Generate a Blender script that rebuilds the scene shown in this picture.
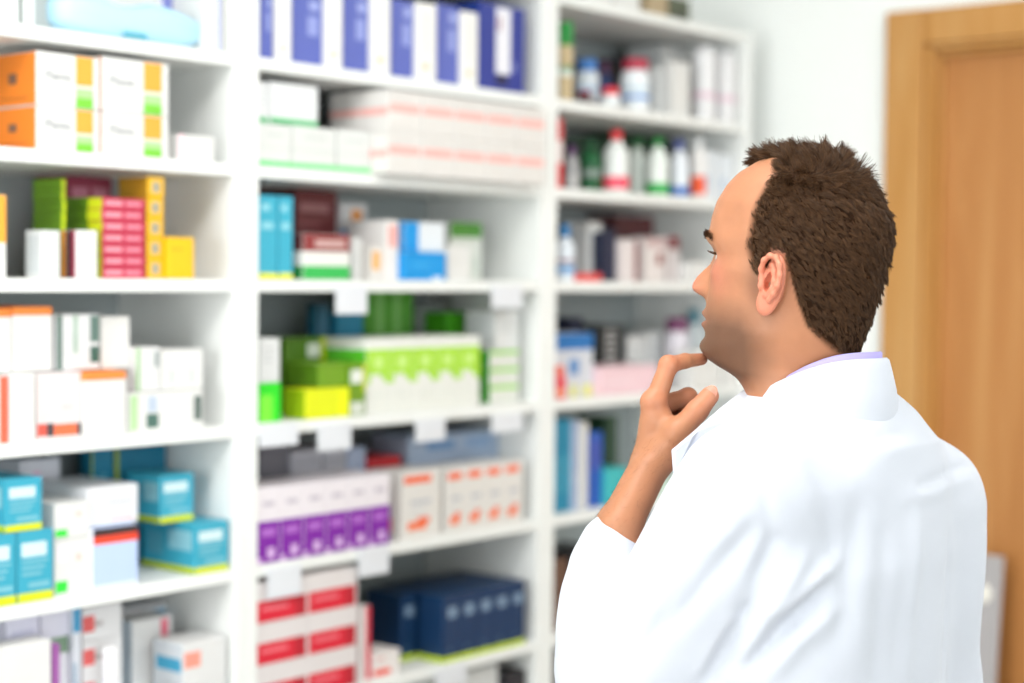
import bpy, bmesh, math, random
import numpy as np
from mathutils import Matrix, Vector, Euler

# ------------------------------------------------------------------ camera, world, lights, exposure
scene = bpy.context.scene
COL = scene.collection
for o in list(bpy.data.objects):
    bpy.data.objects.remove(o, do_unlink=True)

CAM_H = 1.55
YAW = math.radians(40.166)        # angle of the view from the run of the shelves (+X)
PITCH = math.radians(2.177)       # looking slightly down
ROLL = math.radians(0.5)
fwd = Vector((math.cos(YAW) * math.cos(PITCH), math.sin(YAW) * math.cos(PITCH), -math.sin(PITCH)))
rgt0 = Vector((math.sin(YAW), -math.cos(YAW), 0))
up0 = rgt0.cross(fwd)
rgt = rgt0 * math.cos(ROLL) + up0 * math.sin(ROLL)
upv = up0 * math.cos(ROLL) - rgt0 * math.sin(ROLL)
cam_data = bpy.data.cameras.new('camera')
cam = bpy.data.objects.new('camera', cam_data)
COL.objects.link(cam)
cam.matrix_world = Matrix(((rgt.x, upv.x, -fwd.x, 0), (rgt.y, upv.y, -fwd.y, 0), (rgt.z, upv.z, -fwd.z, CAM_H), (0, 0, 0, 1)))
cam_data.sensor_fit = 'HORIZONTAL'
cam_data.sensor_width = 36.0
cam_data.lens = 1680.0 / 1024.0 * 36.0
cam_data.clip_start = 0.02
cam_data.dof.use_dof = True
cam_data.dof.focus_distance = 1.83
cam_data.dof.aperture_fstop = 2.1
scene.camera = cam

world = bpy.data.worlds.new('daylight')
scene.world = world
world.use_nodes = True
bg = world.node_tree.nodes['Background']
bg.inputs['Color'].default_value = (0.93, 0.97, 1.0, 1)
bg.inputs['Strength'].default_value = 0.6

def area(name, loc, target, sx, sy, power, color=(1, 1, 1)):
    l = bpy.data.lights.new(name, 'AREA')
    l.shape = 'RECTANGLE'
    l.size, l.size_y, l.energy, l.color = sx, sy, power, color
    o = bpy.data.objects.new(name, l)
    COL.objects.link(o)
    o.location = loc
    d = Vector(target) - Vector(loc)
    o.rotation_euler = d.to_track_quat('-Z', 'Y').to_euler()
    return o

# two ceiling fixtures of the shop and the shop window behind the camera
area('ceiling_fixture_light', (0.6, 1.1, 2.66), (0.6, 1.1, 0), 1.8, 0.6, 26, (1, 0.985, 0.96))
area('ceiling_fixture_light', (2.7, 0.4, 2.66), (2.7, 0.4, 0), 1.2, 0.5, 11, (1, 0.985, 0.96))
area('shop_window_light', (-.2, -3.7, 1.6), (2.2, 1.6, 1.4), 3.4, 2.0, 124, (0.95, 0.98, 1.0))
area('shop_window_light', (-3.2, 1.0, 1.7), (1.6, 1.7, 1.5), 2.2, 1.8, 78, (0.97, 0.99, 1.0))

scene.view_settings.view_transform = 'Standard'
scene.view_settings.look = 'None'
scene.view_settings.gamma = 1.0
scene.view_settings.use_curve_mapping = False
scene.view_settings.exposure = 0.36
scene.cycles.use_denoising = True
scene.cycles.max_bounces = 8
scene.cycles.diffuse_bounces = 5
scene.cycles.sample_clamp_indirect = 6.0

random.seed(7)
rng = np.random.default_rng(7)

# ------------------------------------------------------------------ helpers
def lin(h):
    h = h.lstrip('#')
    v = [int(h[i:i + 2], 16) / 255 for i in (0, 2, 4)]
    return tuple(c / 12.92 if c <= .04045 else ((c + .055) / 1.055) ** 2.4 for c in v)

MATS = {}
def mat(hexcol, rough=0.45, vary=0.03, scale=40.0, spec=0.4, bump=0.0):
    key = (hexcol, rough, vary, scale, spec, bump)
    if key in MATS:
        return MATS[key]
    m = bpy.data.materials.new('surface_' + hexcol.lstrip('#'))
    m.use_nodes = True
    nt = m.node_tree
    b = nt.nodes['Principled BSDF']
    c = lin(hexcol)
    tc = nt.nodes.new('ShaderNodeTexCoord')
    no = nt.nodes.new('ShaderNodeTexNoise')
    no.inputs['Scale'].default_value = scale
    no.inputs['Detail'].default_value = 3
    nt.links.new(tc.outputs['Object'], no.inputs['Vector'])
    mx = nt.nodes.new('ShaderNodeMix')
    mx.data_type = 'RGBA'
    mx.inputs['A'].default_value = (*[x * (1 - vary) for x in c], 1)
    mx.inputs['B'].default_value = (*[min(1, x * (1 + vary)) for x in c], 1)
    nt.links.new(no.outputs['Fac'], mx.inputs['Factor'])
    nt.links.new(mx.outputs['Result'], b.inputs['Base Color'])
    b.inputs['Roughness'].default_value = rough
    b.inputs['Specular IOR Level'].default_value = spec
    if bump:
        bp = nt.nodes.new('ShaderNodeBump')
        bp.inputs['Strength'].default_value = bump
        bp.inputs['Distance'].default_value = 0.002
        nt.links.new(no.outputs['Fac'], bp.inputs['Height'])
        nt.links.new(bp.outputs['Normal'], b.inputs['Normal'])
    MATS[key] = m
    return m

def link(name, mesh, parent=None, loc=None):
    o = bpy.data.objects.new(name, mesh)
    COL.objects.link(o)
    if loc is not None:
        o.location = loc
    if parent is not None:
        o.parent = parent
    return o

def tag(o, label=None, cat=None, group=None, kind=None):
    if label: o['label'] = label
    if cat: o['category'] = cat
    if group: o['group'] = group
    if kind: o['kind'] = kind
    return o

def empty(name, loc, label=None, cat=None, group=None, rz=0):
    o = bpy.data.objects.new(name, None)
    COL.objects.link(o)
    o.location = loc
    o.rotation_euler = (0, 0, rz)
    o.empty_display_size = 0.05
    return tag(o, label, cat, group)

def mesh_from(name, verts, faces, mats=(), idx=None, smooth=False):
    me = bpy.data.meshes.new(name)
    me.from_pydata([tuple(map(float, v)) for v in verts], [], [tuple(map(int, f)) for f in faces])
    for m in mats:
        me.materials.append(m)
    if idx is not None:
        me.polygons.foreach_set('material_index', idx)
    if smooth:
        me.polygons.foreach_set('use_smooth', [True] * len(me.polygons))
    me.update()
    return me

def box_vf(x0, y0, z0, x1, y1, z1, c=0.0015):
    """Chamfered box: 24 vertices, 26 faces."""
    c = min(c, (x1 - x0) * .3, (y1 - y0) * .3, (z1 - z0) * .3)
    V, F, ID = [], [], {}
    X, Y, Zz = (x0, x1), (y0, y1), (z0, z1)
    for i in (0, 1):
        for j in (0, 1):
            for k in (0, 1):
                sx, sy, sz = (c if i == 0 else -c), (c if j == 0 else -c), (c if k == 0 else -c)
                for a, v in enumerate(((X[i], Y[j] + sy, Zz[k] + sz), (X[i] + sx, Y[j], Zz[k] + sz), (X[i] + sx, Y[j] + sy, Zz[k]))):
                    ID[i, j, k, a] = len(V)
                    V.append(v)
    q = lambda *l: F.append([ID[t] for t in l])
    q((0,0,0,0),(0,0,1,0),(0,1,1,0),(0,1,0,0)); q((1,0,0,0),(1,1,0,0),(1,1,1,0),(1,0,1,0))
    q((0,0,0,1),(1,0,0,1),(1,0,1,1),(0,0,1,1)); q((0,1,0,1),(0,1,1,1),(1,1,1,1),(1,1,0,1))
    q((0,0,0,2),(0,1,0,2),(1,1,0,2),(1,0,0,2)); q((0,0,1,2),(1,0,1,2),(1,1,1,2),(0,1,1,2))
    cen = Vector(((x0 + x1) / 2, (y0 + y1) / 2, (z0 + z1) / 2))
    def add(f):
        a, b, d = (Vector(V[f[i]]) for i in (0, 1, 2))
        n = (b - a).cross(d - a)
        F.append(f if n.dot((a + d) / 2 - cen) > 0 else f[::-1])
    for i in (0, 1):
        for j in (0, 1):
            add([ID[i, j, 0, 0], ID[i, j, 0, 1], ID[i, j, 1, 1], ID[i, j, 1, 0]])
        for k in (0, 1):
            add([ID[i, 0, k, 0], ID[i, 0, k, 2], ID[i, 1, k, 2], ID[i, 1, k, 0]])
    for j in (0, 1):
        for k in (0, 1):
            add([ID[0, j, k, 1], ID[0, j, k, 2], ID[1, j, k, 2], ID[1, j, k, 1]])
    for i in (0, 1):
        for j in (0, 1):
            for k in (0, 1):
                add([ID[i, j, k, 0], ID[i, j, k, 1], ID[i, j, k, 2]])
    return V, F

def box_obj(name, lo, hi, m, parent=None, c=0.0015, base=None):
    """One box, corners in world space (or relative to parent when base is None and parent given)."""
    V, F = box_vf(*lo, *hi, c)
    me = mesh_from(name, V, F, [m])
    return link(name, me, parent)

def lathe_vf(profile, n=28):
    V, F = [], []
    for r, z in profile:
        for k in range(n):
            a = 2 * math.pi * k / n
            V.append((r * math.cos(a), r * math.sin(a), z))
    for i in range(len(profile) - 1):
        for k in range(n):
            k2 = (k + 1) % n
            F.append((i * n + k, i * n + k2, (i + 1) * n + k2, (i + 1) * n + k))
    F.append(tuple(range(n))[::-1])
    F.append(tuple((len(profile) - 1) * n + k for k in range(n)))
    return V, F

# ------------------------------------------------------------------ room
WALL = mat('#f2f5f3', .75, .015, 3, .2)
def slab(name, lo, hi, m):
    o = box_obj(name, lo, hi, m, None, .0005)
    return tag(o, kind='structure')

XW = 3.45
FLOOR_M = mat('#97948d', .35, .05, 4, .4)
slab('floor', (-3.6, -4.1, -.06), (XW + .15, 2.6, 0), FLOOR_M)
slab('ceiling', (-3.6, -4.1, 2.72), (XW + .15, 2.6, 2.8), mat('#f7f7f5', .8, .01, 3, .2))
slab('wall_back', (-3.6, 2.425, 0), (XW + .15, 2.55, 2.72), WALL)
slab('wall_left', (-3.6, -4.1, 0), (-3.45, 2.425, 2.72), WALL)
slab('wall_front', (-3.45, -4.1, 0), (XW, -3.95, 2.72), WALL)
# right wall with the door opening
DY0, DY1, DZ = 0.83, 1.718, 2.073        # clear opening inside the casing
wr = slab('wall_right', (XW, -3.95, 0), (XW + .15, DY0 - .03, 2.72), WALL)
for nm, lo, hi in (('wall_segment', (XW, DY1 + .03, 0), (XW + .15, 2.425, 2.72)), ('wall_segment', (XW, DY0 - .03, DZ + .03), (XW + .15, DY1 + .03, 2.72))):
    box_obj(nm, lo, hi, WALL, wr, .0005)

def wood(name, c1, c2, c3):
    m = bpy.data.materials.new(name)
    m.use_nodes = True
    nt = m.node_tree
    b = nt.nodes['Principled BSDF']
    tc = nt.nodes.new('ShaderNodeTexCoord')
    mp = nt.nodes.new('ShaderNodeMapping')
    mp.inputs['Scale'].default_value = (1, 9, .55)
    nt.links.new(tc.outputs['Object'], mp.inputs['Vector'])
    n1 = nt.nodes.new('ShaderNodeTexNoise')
    n1.inputs['Scale'].default_value = 2.2; n1.inputs['Detail'].default_value = 5; n1.inputs['Distortion'].default_value = .7
    nt.links.new(mp.outputs['Vector'], n1.inputs['Vector'])
    mp2 = nt.nodes.new('ShaderNodeMapping')
    mp2.inputs['Scale'].default_value = (1, 120, 2.5)
    nt.links.new(tc.outputs['Object'], mp2.inputs['Vector'])
    n2 = nt.nodes.new('ShaderNodeTexNoise')
    n2.inputs['Scale'].default_value = 3; n2.inputs['Detail'].default_value = 4
    nt.links.new(mp2.outputs['Vector'], n2.inputs['Vector'])
    ad = nt.nodes.new('ShaderNodeMath'); ad.operation = 'MULTIPLY_ADD'
    ad.inputs[1].default_value = .3
    nt.links.new(n2.outputs['Fac'], ad.inputs[0])
    nt.links.new(n1.outputs['Fac'], ad.inputs[2])
    cr = nt.nodes.new('ShaderNodeValToRGB')
    e = cr.color_ramp.elements
    e[0].position, e[0].color = .45, (*lin(c1), 1)
    e[1].position, e[1].color = .88, (*lin(c3), 1)
    k = e.new(.64); k.color = (*lin(c2), 1)
    nt.links.new(ad.outputs[0], cr.inputs['Fac'])
    nt.links.new(cr.outputs['Color'], b.inputs['Base Color'])
    b.inputs['Roughness'].default_value = .42
    b.inputs['Specular IOR Level'].default_value = .35
    return m

W_LEAF = wood('beech_veneer', '#a9713c', '#b67c45', '#c08a52')
W_CASE = wood('beech_casing', '#b5803f', '#c08c4e', '#c89a60')
door = tag(bpy.data.objects.new('door_1', None), kind='structure')
COL.objects.link(door)
door.location = (XW, 0, 0)
def dpart(name, lo, hi, m, c=.003, parent=None):
    return box_obj(name, (lo[0] - XW, lo[1], lo[2]), (hi[0] - XW, hi[1], hi[2]), m, parent or door, c)
dpart('door_leaf', (XW + .035, DY0 + .006, .006), (XW + .075, DY1 - .026, DZ - .018), W_LEAF, .003)
dpart('casing', (XW - .018, DY1, 0), (XW + .002, DY1 + .092, DZ + .0775), W_CASE)
dpart('casing', (XW - .018, DY0 - .092, 0), (XW + .002, DY0, DZ + .0775), W_CASE)
dpart('casing', (XW - .017, DY0 + .0005, DZ), (XW + .002, DY1 - .0005, DZ + .077), W_CASE)
dpart('jamb', (XW - .010, DY1 - .022, 0), (XW + .12, DY1 - .001, DZ - .0005), W_CASE)
dpart('jamb', (XW - .010, DY0 + .001, 0), (XW + .12, DY0 + .004, DZ - .0005), W_CASE)
dpart('jamb', (XW - .010, DY0 + .005, DZ - .014), (XW + .12, DY1 - .0225, DZ - .001), W_CASE)
dpart('door_stop', (XW + .014, DY1 - .032, 0), (XW + .034, DY1 - .0225, DZ - .0145), W_CASE, .002)
dpart('door_stop', (XW + .014, DY0 + .006, DZ - .026), (XW + .034, DY1 - .033, DZ - .0145), W_CASE, .002)
V, F = lathe_vf([(.0, .0), (.024, .0), (.024, .008), (.01, .012), (.01, .04), (.0, .042)], 20)
hm = mesh_from('handle_rose', V, F, [mat('#b9b9b6', .3, .02)], smooth=True)
h = link('handle_rose', hm, door, (.035, DY0 + .07, 1.02)); h.rotation_euler = (0, -math.pi / 2, 0)
hl = dpart('door_handle', (XW - .02, DY0 + .06, 1.01), (XW - .005, DY0 + .19, 1.03), mat('#b9b9b6', .3, .02), .006)

# window behind the camera and the two ceiling fixtures that the light comes from
def fixture(x, y, sx, sy, label):
    r = empty('ceiling_light', (x, y, 2.72), label, 'ceiling light')
    box_obj('fixture_frame', (-sx / 2, -sy / 2, -.045), (sx / 2, sy / 2, -.0005), mat('#eeeeee', .5), r, .002)
fixture(.6, 1.1, 1.84, .64, 'long white ceiling light fixture above the man and the shelves')
fixture(2.7, .4, 1.24, .54, 'shorter white ceiling light fixture in front of the wooden door')

# ------------------------------------------------------------------ shelving
Y0 = 2.1
LAM = mat('#eceeec', .5, .012, 6, .3)
BACK_SHADED = mat('#a8b0b1', .6, .012, 6, .25)  # white laminate greyed to carry the shade inside the bays
SHELF_TOPS = [2.116, 1.907, 1.73, 1.543, 1.305, 1.07, .827, .59, .34, .1]
def unit(x0, x1, top, label):
    r = empty('shelving_unit', (x0, Y0, 0), label, 'shelving unit')
    w = x1 - x0
    t = .0255
    box_obj('side_panel', (.0004, 0, 0), (t, .312, top), LAM, r, .001)
    box_obj('side_panel', (w - t, 0, 0), (w - .0004, .312, top), LAM, r, .001)
    box_obj('back_panel', (t, .306, .05), (w - t, .314, top - .001), BACK_SHADED, r, .001)
    box_obj('plinth', (t, .03, 0), (w - t, .045, .078), LAM, r, .001)
    for z in SHELF_TOPS + ([2.34, 2.46] if top > 2.2 else []):
        if z > top: continue
        box_obj('shelf', (t + .0003, .002, z - .02), (w - t - .0003, .3055, z), LAM, r, .001)
unit(1.031 - .0255, 1.8155, 2.46, 'left white bay of the open pharmacy shelving')
unit(1.8155, 2.598, 2.46, 'middle white bay of the open pharmacy shelving between two uprights')
unit(2.5985, 3.342, 2.1165, 'right white bay of the open pharmacy shelving next to the bare wall')

ITEMS = [
('medicine_box', 'pale', 1.3141, 2.13, 1.9076, 0.0954, 0.09, 0.0601, 1, 1, 1, 'pale white carton at the left end of the top visible left-bay shelf', None),
('medicine_box', 'greyfront', 1.4345, 2.16, 1.9076, 0.0675, 0.12, 0.0856, 1, 1, 1, 'tall grey and white carton behind the pale blue pouch, left bay', None),
('medicine_box', 'white', 1.6012, 2.21, 1.9076, 0.1218, 0.1, 0.1108, 1, 1, 1, 'tall white carton rising behind the middle of the pale blue pouch', None),
('medicine_box', 'periwinkle', 1.7238, 2.2, 1.9076, 0.0652, 0.1, 0.1237, 1, 1, 1, 'periwinkle blue carton with white curve behind the pale blue pouch', None),
('medicine_box', 'bluestripe', 1.7404, 2.12, 1.9076, 0.041, 0.079, 0.115, 1, 1, 1, 'white carton with thin blue right stripe beside the left bay end panel', None),
('medicine_box', 'plant', 1.4215, 2.106, 1.7306, 0.1105, 0.1076, 0.0634, 1, 1, 1, 'lower left white and orange carton of the four with green squares', None),
('medicine_box', 'plant', 1.4217, 2.106, 1.7946, 0.1104, 0.1075, 0.0785, 1, 1, 1, 'upper left white and orange carton of the four with green squares', None),
('medicine_box', 'plant', 1.5356, 2.106, 1.7306, 0.1254, 0.17, 0.0643, 1, 1, 1, 'lower right white and orange carton of the four with green squares', None),
('medicine_box', 'plant', 1.5356, 2.106, 1.7955, 0.1253, 0.17, 0.0815, 1, 1, 1, 'upper right white and orange carton of the four with green squares', None),
('medicine_box', 'pinkedge', 1.6828, 2.11, 1.7306, 0.0724, 0.07, 0.041, 1, 1, 1, 'small white carton with pale pink edge right of the orange cartons', None),
('medicine_box', 'orangetop', 1.3384, 2.12, 1.5436, 0.0422, 0.09, 0.1193, 1, 1, 1, 'white carton with orange upper half at the left picture edge', None),
('medicine_box', 'greenlong', 1.5501, 2.15, 1.5436, 0.0128, 0.0827, 0.1241, 1, 1, 7, 'flat green box with lime end, shorter stack beside the crimson one', None),
('medicine_box', 'greenlong', 1.5023, 2.16, 1.5436, 0.008, 0.0741, 0.1508, 1, 1, 9, 'flat green box with lime end, taller stack at the far left', None),
('medicine_box', 'crimson', 1.612, 2.3, 1.5436, 0.0857, 0.09, 0.1644, 1, 1, 1, 'crimson carton standing at the back above the yellow-green boxes', None),
('medicine_box', 'whitegrey', 1.4282, 2.104, 1.5436, 0.0325, 0.04, 0.0701, 1, 1, 1, 'narrow pale grey carton in front of the green carton', None),
('medicine_box', 'stripeside', 1.4885, 2.104, 1.5436, 0.0373, 0.0376, 0.0718, 1, 1, 1, 'white carton with orange, black and crimson striped side below the yellow-green boxes', None),
('medicine_box', 'crimsonflat', 1.5408, 2.112, 1.5436, 0.0799, 0.037, 0.1226, 1, 1, 7, 'crimson flat box with pale lettering', None),
('medicine_box', 'yellowdot', 1.6253, 2.112, 1.5436, 0.0316, 0.0744, 0.1578, 1, 1, 5, 'yellow box with a grey round emblem', None),
('medicine_box', 'yellow', 1.6577, 2.104, 1.5436, 0.0523, 0.08, 0.0656, 1, 1, 1, 'plain golden yellow carton at the right of the crimson stack', None),
('medicine_box', 'redright', 1.3407, 2.11, 1.3056, 0.0358, 0.09, 0.0974, 1, 1, 1, 'white carton with a red end at the left picture edge', None),
('medicine_box', 'white', 1.379, 2.11, 1.3056, 0.0426, 0.09, 0.1001, 1, 1, 1, 'plain white carton between the red-ended carton and the red-based carton', None),
('medicine_box', 'redbase', 1.4255, 2.112, 1.3056, 0.0776, 0.09, 0.099, 1, 1, 1, 'white carton with red and black band along its base', None),
('lidded_box', 'white', 1.5039, 2.106, 1.3056, 0.0765, 0.12, 0.098, 1, 1, 1, 'white carton with an orange lid in the lower row', None),
('medicine_box', 'greenbars', 1.5877, 2.112, 1.3056, 0.1476, 0.09, 0.0619, 1, 1, 1, 'long white carton with dark green bars in the lower row', None),
('lidded_box', 'white', 1.3281, 2.13, 1.4063, 0.0668, 0.12, 0.0936, 1, 1, 1, 'white carton with an orange lid cut by the left picture edge', None),
('lidded_box', 'white', 1.3974, 2.13, 1.4063, 0.0672, 0.12, 0.0959, 1, 1, 1, 'white carton with an orange lid in the upper row', None),
('medicine_box', 'greenbars2', 1.4715, 2.13, 1.4052, 0.0777, 0.09, 0.0844, 1, 1, 1, 'white carton with two dark green bars in the upper row', None),
('medicine_box', 'white', 1.5592, 2.14, 1.4042, 0.0535, 0.09, 0.0813, 1, 1, 1, 'plain pale carton directly above the orange-lidded carton of the lower row', None),
('medicine_box', 'greenedge', 1.6135, 2.125, 1.3681, 0.0462, 0.07, 0.0687, 1, 1, 1, 'small grey-white carton with green edge on the long green-barred carton', None),
('medicine_box', 'white2', 1.6627, 2.125, 1.3681, 0.0831, 0.07, 0.0637, 1, 1, 1, 'white carton with faint green marks on the long green-barred carton', None),
('medicine_box', 'teal', 1.3278, 2.106, 1.0706, 0.0587, 0.1, 0.1048, 1, 1, 1, 'lower teal and lime carton cut by the left picture edge', None),
('medicine_box', 'teal', 1.389, 2.106, 1.0706, 0.0602, 0.1, 0.1048, 1, 1, 1, 'lower left teal and lime carton, beside white cartons with green dots', None),
('medicine_box', 'teal', 1.3685, 2.106, 1.176, 0.0619, 0.16, 0.0774, 1, 1, 1, 'teal and lime carton on top of two others at the left picture edge', None),
('medicine_box', 'greendot', 1.4558, 2.112, 1.0706, 0.0631, 0.1, 0.0846, 1, 1, 1, 'lower white carton with bright green corner dot', None),
('medicine_box', 'greendot', 1.4559, 2.112, 1.1558, 0.063, 0.1, 0.0535, 1, 1, 1, 'upper white carton with bright green corner dot', None),
('medicine_box', 'redblue', 1.5197, 2.106, 1.0706, 0.0832, 0.15, 0.0954, 1, 1, 1, 'white and pale blue carton with black and red top band', None),
('medicine_box', 'greymark', 1.5197, 2.12, 1.1666, 0.0939, 0.15, 0.0596, 1, 1, 1, 'wide white carton lying on the black and red banded carton', None),
('medicine_box', 'pinkmark', 1.5085, 2.28, 1.0706, 0.0737, 0.08, 0.1859, 1, 1, 1, 'tall pale carton standing at the back behind the upper teal carton', None),
('medicine_box', 'tealstrip', 1.6271, 2.26, 1.0706, 0.0429, 0.025, 0.1957, 1, 1, 1, 'narrow dark teal carton with lime edge at the back of the shelf', None),
('medicine_box', 'tealstrip', 1.673, 2.26, 1.0706, 0.1049, 0.1, 0.1935, 1, 1, 1, 'wide dark teal carton with lime edge at the back of the shelf', None),
('medicine_box', 'teal', 1.7146, 2.106, 1.0706, 0.0691, 0.136, 0.0816, 1, 1, 1, 'lower right teal and lime carton nearest the shelf edge', None),
('medicine_box', 'teal', 1.6756, 2.145, 1.1528, 0.0675, 0.085, 0.0772, 1, 1, 1, 'upper right teal and lime carton resting on the lower one', None),
('medicine_box', 'greenstrip', 1.355, 2.15, 0.8276, 0.0414, 0.09, 0.15, 1, 1, 1, 'white carton with dark green side strip at the bottom left picture corner', None),
('medicine_box', 'white', 1.3112, 2.106, 0.8276, 0.1341, 0.04, 0.1838, 1, 1, 1, 'wide white carton at the bottom left picture corner', None),
('medicine_box', 'lilac', 1.4055, 2.16, 0.8276, 0.0559, 0.1, 0.2162, 1, 1, 1, 'pale lilac carton behind the wide white carton at bottom left', None),
('medicine_box', 'greenbase', 1.4649, 2.16, 0.8276, 0.0483, 0.1, 0.2137, 1, 1, 1, 'white carton with dark green band right of the pale lilac carton', None),
('medicine_box', 'purple', 1.4493, 2.108, 0.8276, 0.013, 0.04, 0.1736, 1, 1, 1, 'thin purple carton standing beside the wide white carton', None),
('medicine_box', 'bluetop', 1.514, 2.15, 0.8276, 0.0154, 0.1, 0.2137, 1, 1, 1, 'thin white carton with blue top left of the red-marked boxes', None),
('medicine_box', 'redmark', 1.5392, 2.16, 0.8276, 0.0739, 0.12, 0.2076, 1, 1, 4, 'white flat box with a red mark at its left end', None),
('medicine_box', 'redtop', 1.6994, 2.27, 0.8276, 0.0867, 0.08, 0.1673, 1, 1, 1, 'white carton with red and blue top edge under the shelf board', None),
('medicine_box', 'redflag', 1.6627, 2.2, 0.8276, 0.0807, 0.06, 0.1627, 1, 1, 1, 'white carton with red flag mark and grey-blue side', None),
('medicine_box', 'orangemark', 1.6924, 2.108, 0.8276, 0.0883, 0.0762, 0.1347, 1, 1, 2, 'white carton with coral marks and bright blue side stripes', None),
('upright_box', 'bluebox', 1.86, 2.12, 1.9076, 0.0282, 0.16, 0.1115, 1, 1, 1, 'periwinkle blue upright carton, first from left in the blue row', None),
('upright_box', 'bluebox', 1.9307, 2.12, 1.9076, 0.0699, 0.16, 0.1204, 1, 1, 1, 'periwinkle blue upright carton, second from left in the blue row', None),
('upright_box', 'bluebox', 2.0493, 2.12, 1.9076, 0.0621, 0.16, 0.134, 1, 1, 1, 'periwinkle blue upright carton, third from left in the blue row', None),
('upright_box', 'bluebox', 2.1681, 2.12, 1.9076, 0.0582, 0.16, 0.1406, 1, 1, 1, 'periwinkle blue upright carton, fourth from left in the blue row', None),
('upright_box', 'bluebox', 2.2891, 2.12, 1.9076, 0.0593, 0.16, 0.1473, 1, 1, 1, 'periwinkle blue upright carton, fifth from left in the blue row', None),
('upright_box', 'whitebook', 1.889, 2.112, 1.9076, 0.0322, 0.16, 0.1144, 1, 1, 1, 'narrow white upright carton, first from left between the blue ones', None),
('upright_box', 'whitebook', 2.0014, 2.112, 1.9076, 0.0378, 0.16, 0.1265, 1, 1, 1, 'narrow white upright carton, second from left between the blue ones', None),
('upright_box', 'whitebook', 2.1122, 2.112, 1.9076, 0.0451, 0.16, 0.14, 1, 1, 1, 'narrow white upright carton, third from left between the blue ones', None),
('upright_box', 'whitebook', 2.2271, 2.112, 1.9076, 0.0506, 0.16, 0.1412, 1, 1, 1, 'narrow white upright carton, fourth from left between the blue ones', None),
('upright_box', 'whitebook', 2.3492, 2.112, 1.9076, 0.0451, 0.16, 0.1399, 1, 1, 1, 'narrow white upright carton, fifth from left between the blue ones', None),
('upright_box', 'navylabel', 2.3985, 2.112, 1.9076, 0.1342, 0.16, 0.1649, 1, 1, 1, 'navy upright carton with tall white label at the right end of the blue row', None),
('medicine_box', 'greenbase2', 1.8506, 2.112, 1.7306, 0.0717, 0.14, 0.0711, 1, 1, 1, 'white carton with bright green base stripe, first from left in the row of three', None),
('medicine_box', 'greenbase2', 1.9257, 2.112, 1.7306, 0.1007, 0.14, 0.0727, 1, 1, 1, 'white carton with bright green base stripe, second from left in the row of three', None),
('medicine_box', 'greenbase2', 2.03, 2.112, 1.7306, 0.0802, 0.14, 0.074, 1, 1, 1, 'white carton with bright green base stripe, third from left in the row of three', None),
('medicine_box', 'greenbase3', 1.8824, 2.12, 1.8039, 0.1087, 0.1, 0.0691, 1, 1, 1, 'small white carton with green base stripe on top of the row of three', None),
('medicine_box', 'greenbase3', 1.8584, 2.12, 1.8023, 0.0207, 0.1, 0.0678, 1, 1, 1, 'sliver of white carton with green base beside the middle bay end panel', None),
('medicine_box', 'pink', 2.111, 2.07, 1.7306, 0.4376, 0.146, 0.1472, 5, 2, 2, 'white carton with pale pink stripe', None),
('medicine_box', 'teallime', 1.851, 2.112, 1.5436, 0.0417, 0.1, 0.1398, 1, 1, 1, 'left one of two tall teal cartons with yellow base', None),
('medicine_box', 'teallime', 1.896, 2.112, 1.5436, 0.0314, 0.1, 0.1398, 1, 1, 1, 'right one of two tall teal cartons with yellow base', None),
('medicine_box', 'maroon', 2.0697, 2.26, 1.5436, 0.1019, 0.1, 0.1633, 1, 1, 2, 'stacked maroon carton at the back of the shelf', None),
('medicine_box', 'maroonwg', 1.9486, 2.11, 1.5436, 0.1107, 0.0249, 0.0785, 1, 1, 1, 'maroon, white and green banded carton in front of the maroon stack', None),
('medicine_box', 'orangedot', 2.1724, 2.25, 1.5436, 0.0675, 0.09, 0.1427, 1, 1, 1, 'tall pale carton with orange disc and blue dot at the back', None),
('medicine_box', 'white', 2.1059, 2.15, 1.5436, 0.0219, 0.06, 0.0749, 1, 1, 1, 'narrow white carton right of the banded maroon carton', None),
('medicine_box', 'tinydot', 2.1286, 2.13, 1.5436, 0.0293, 0.05, 0.0609, 1, 1, 1, 'small white carton with amber disc before the pink-fronted carton', None),
('medicine_box', 'pinkpanel', 2.1587, 2.12, 1.5436, 0.0324, 0.1, 0.1083, 1, 1, 1, 'upright white carton with a pink panel left of the blue and white cartons', None),
('medicine_box', 'bluefull', 2.1919, 2.108, 1.5436, 0.1135, 0.1, 0.0518, 1, 1, 1, 'bright blue carton with white corner under the blue and white carton', None),
('medicine_box', 'bluehalf', 2.2038, 2.12, 1.596, 0.1113, 0.1, 0.0547, 1, 1, 1, 'blue and white carton lying on the bright blue carton', None),
('medicine_box', 'greentop', 2.4169, 2.2, 1.5436, 0.0942, 0.09, 0.1146, 1, 1, 1, 'white carton with dark green top near the right end panel', None),
('medicine_box', 'white', 2.3225, 2.12, 1.5436, 0.0632, 0.05, 0.065, 1, 1, 1, 'small white carton in front of the green-topped one', None),
('round_tin', 'darkteal', 2.1061, 2.24, 1.3056, 0.0426, 0.09, 0.1933, 1, 1, 1, 'dark teal drum standing behind the olive cartons', None),
('medicine_box', 'midteal', 2.154, 2.24, 1.3056, 0.0671, 0.08, 0.1762, 1, 1, 1, 'teal carton partly hidden by a hanging price tag', None),
('medicine_box', 'greenstripes', 2.2472, 2.26, 1.3056, 0.13, 0.08, 0.2167, 1, 1, 1, 'tall green carton with pale vertical stripes behind the lime row', None),
('medicine_box', 'grey', 2.434, 2.3, 1.3056, 0.0765, 0.05, 0.1881, 1, 1, 1, 'grey carton behind the lime and white row', None),
('medicine_box', 'greenflat', 2.451, 2.24, 1.3056, 0.119, 0.059, 0.1748, 1, 1, 1, 'bright green carton behind the right end of the lime row', None),
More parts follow.
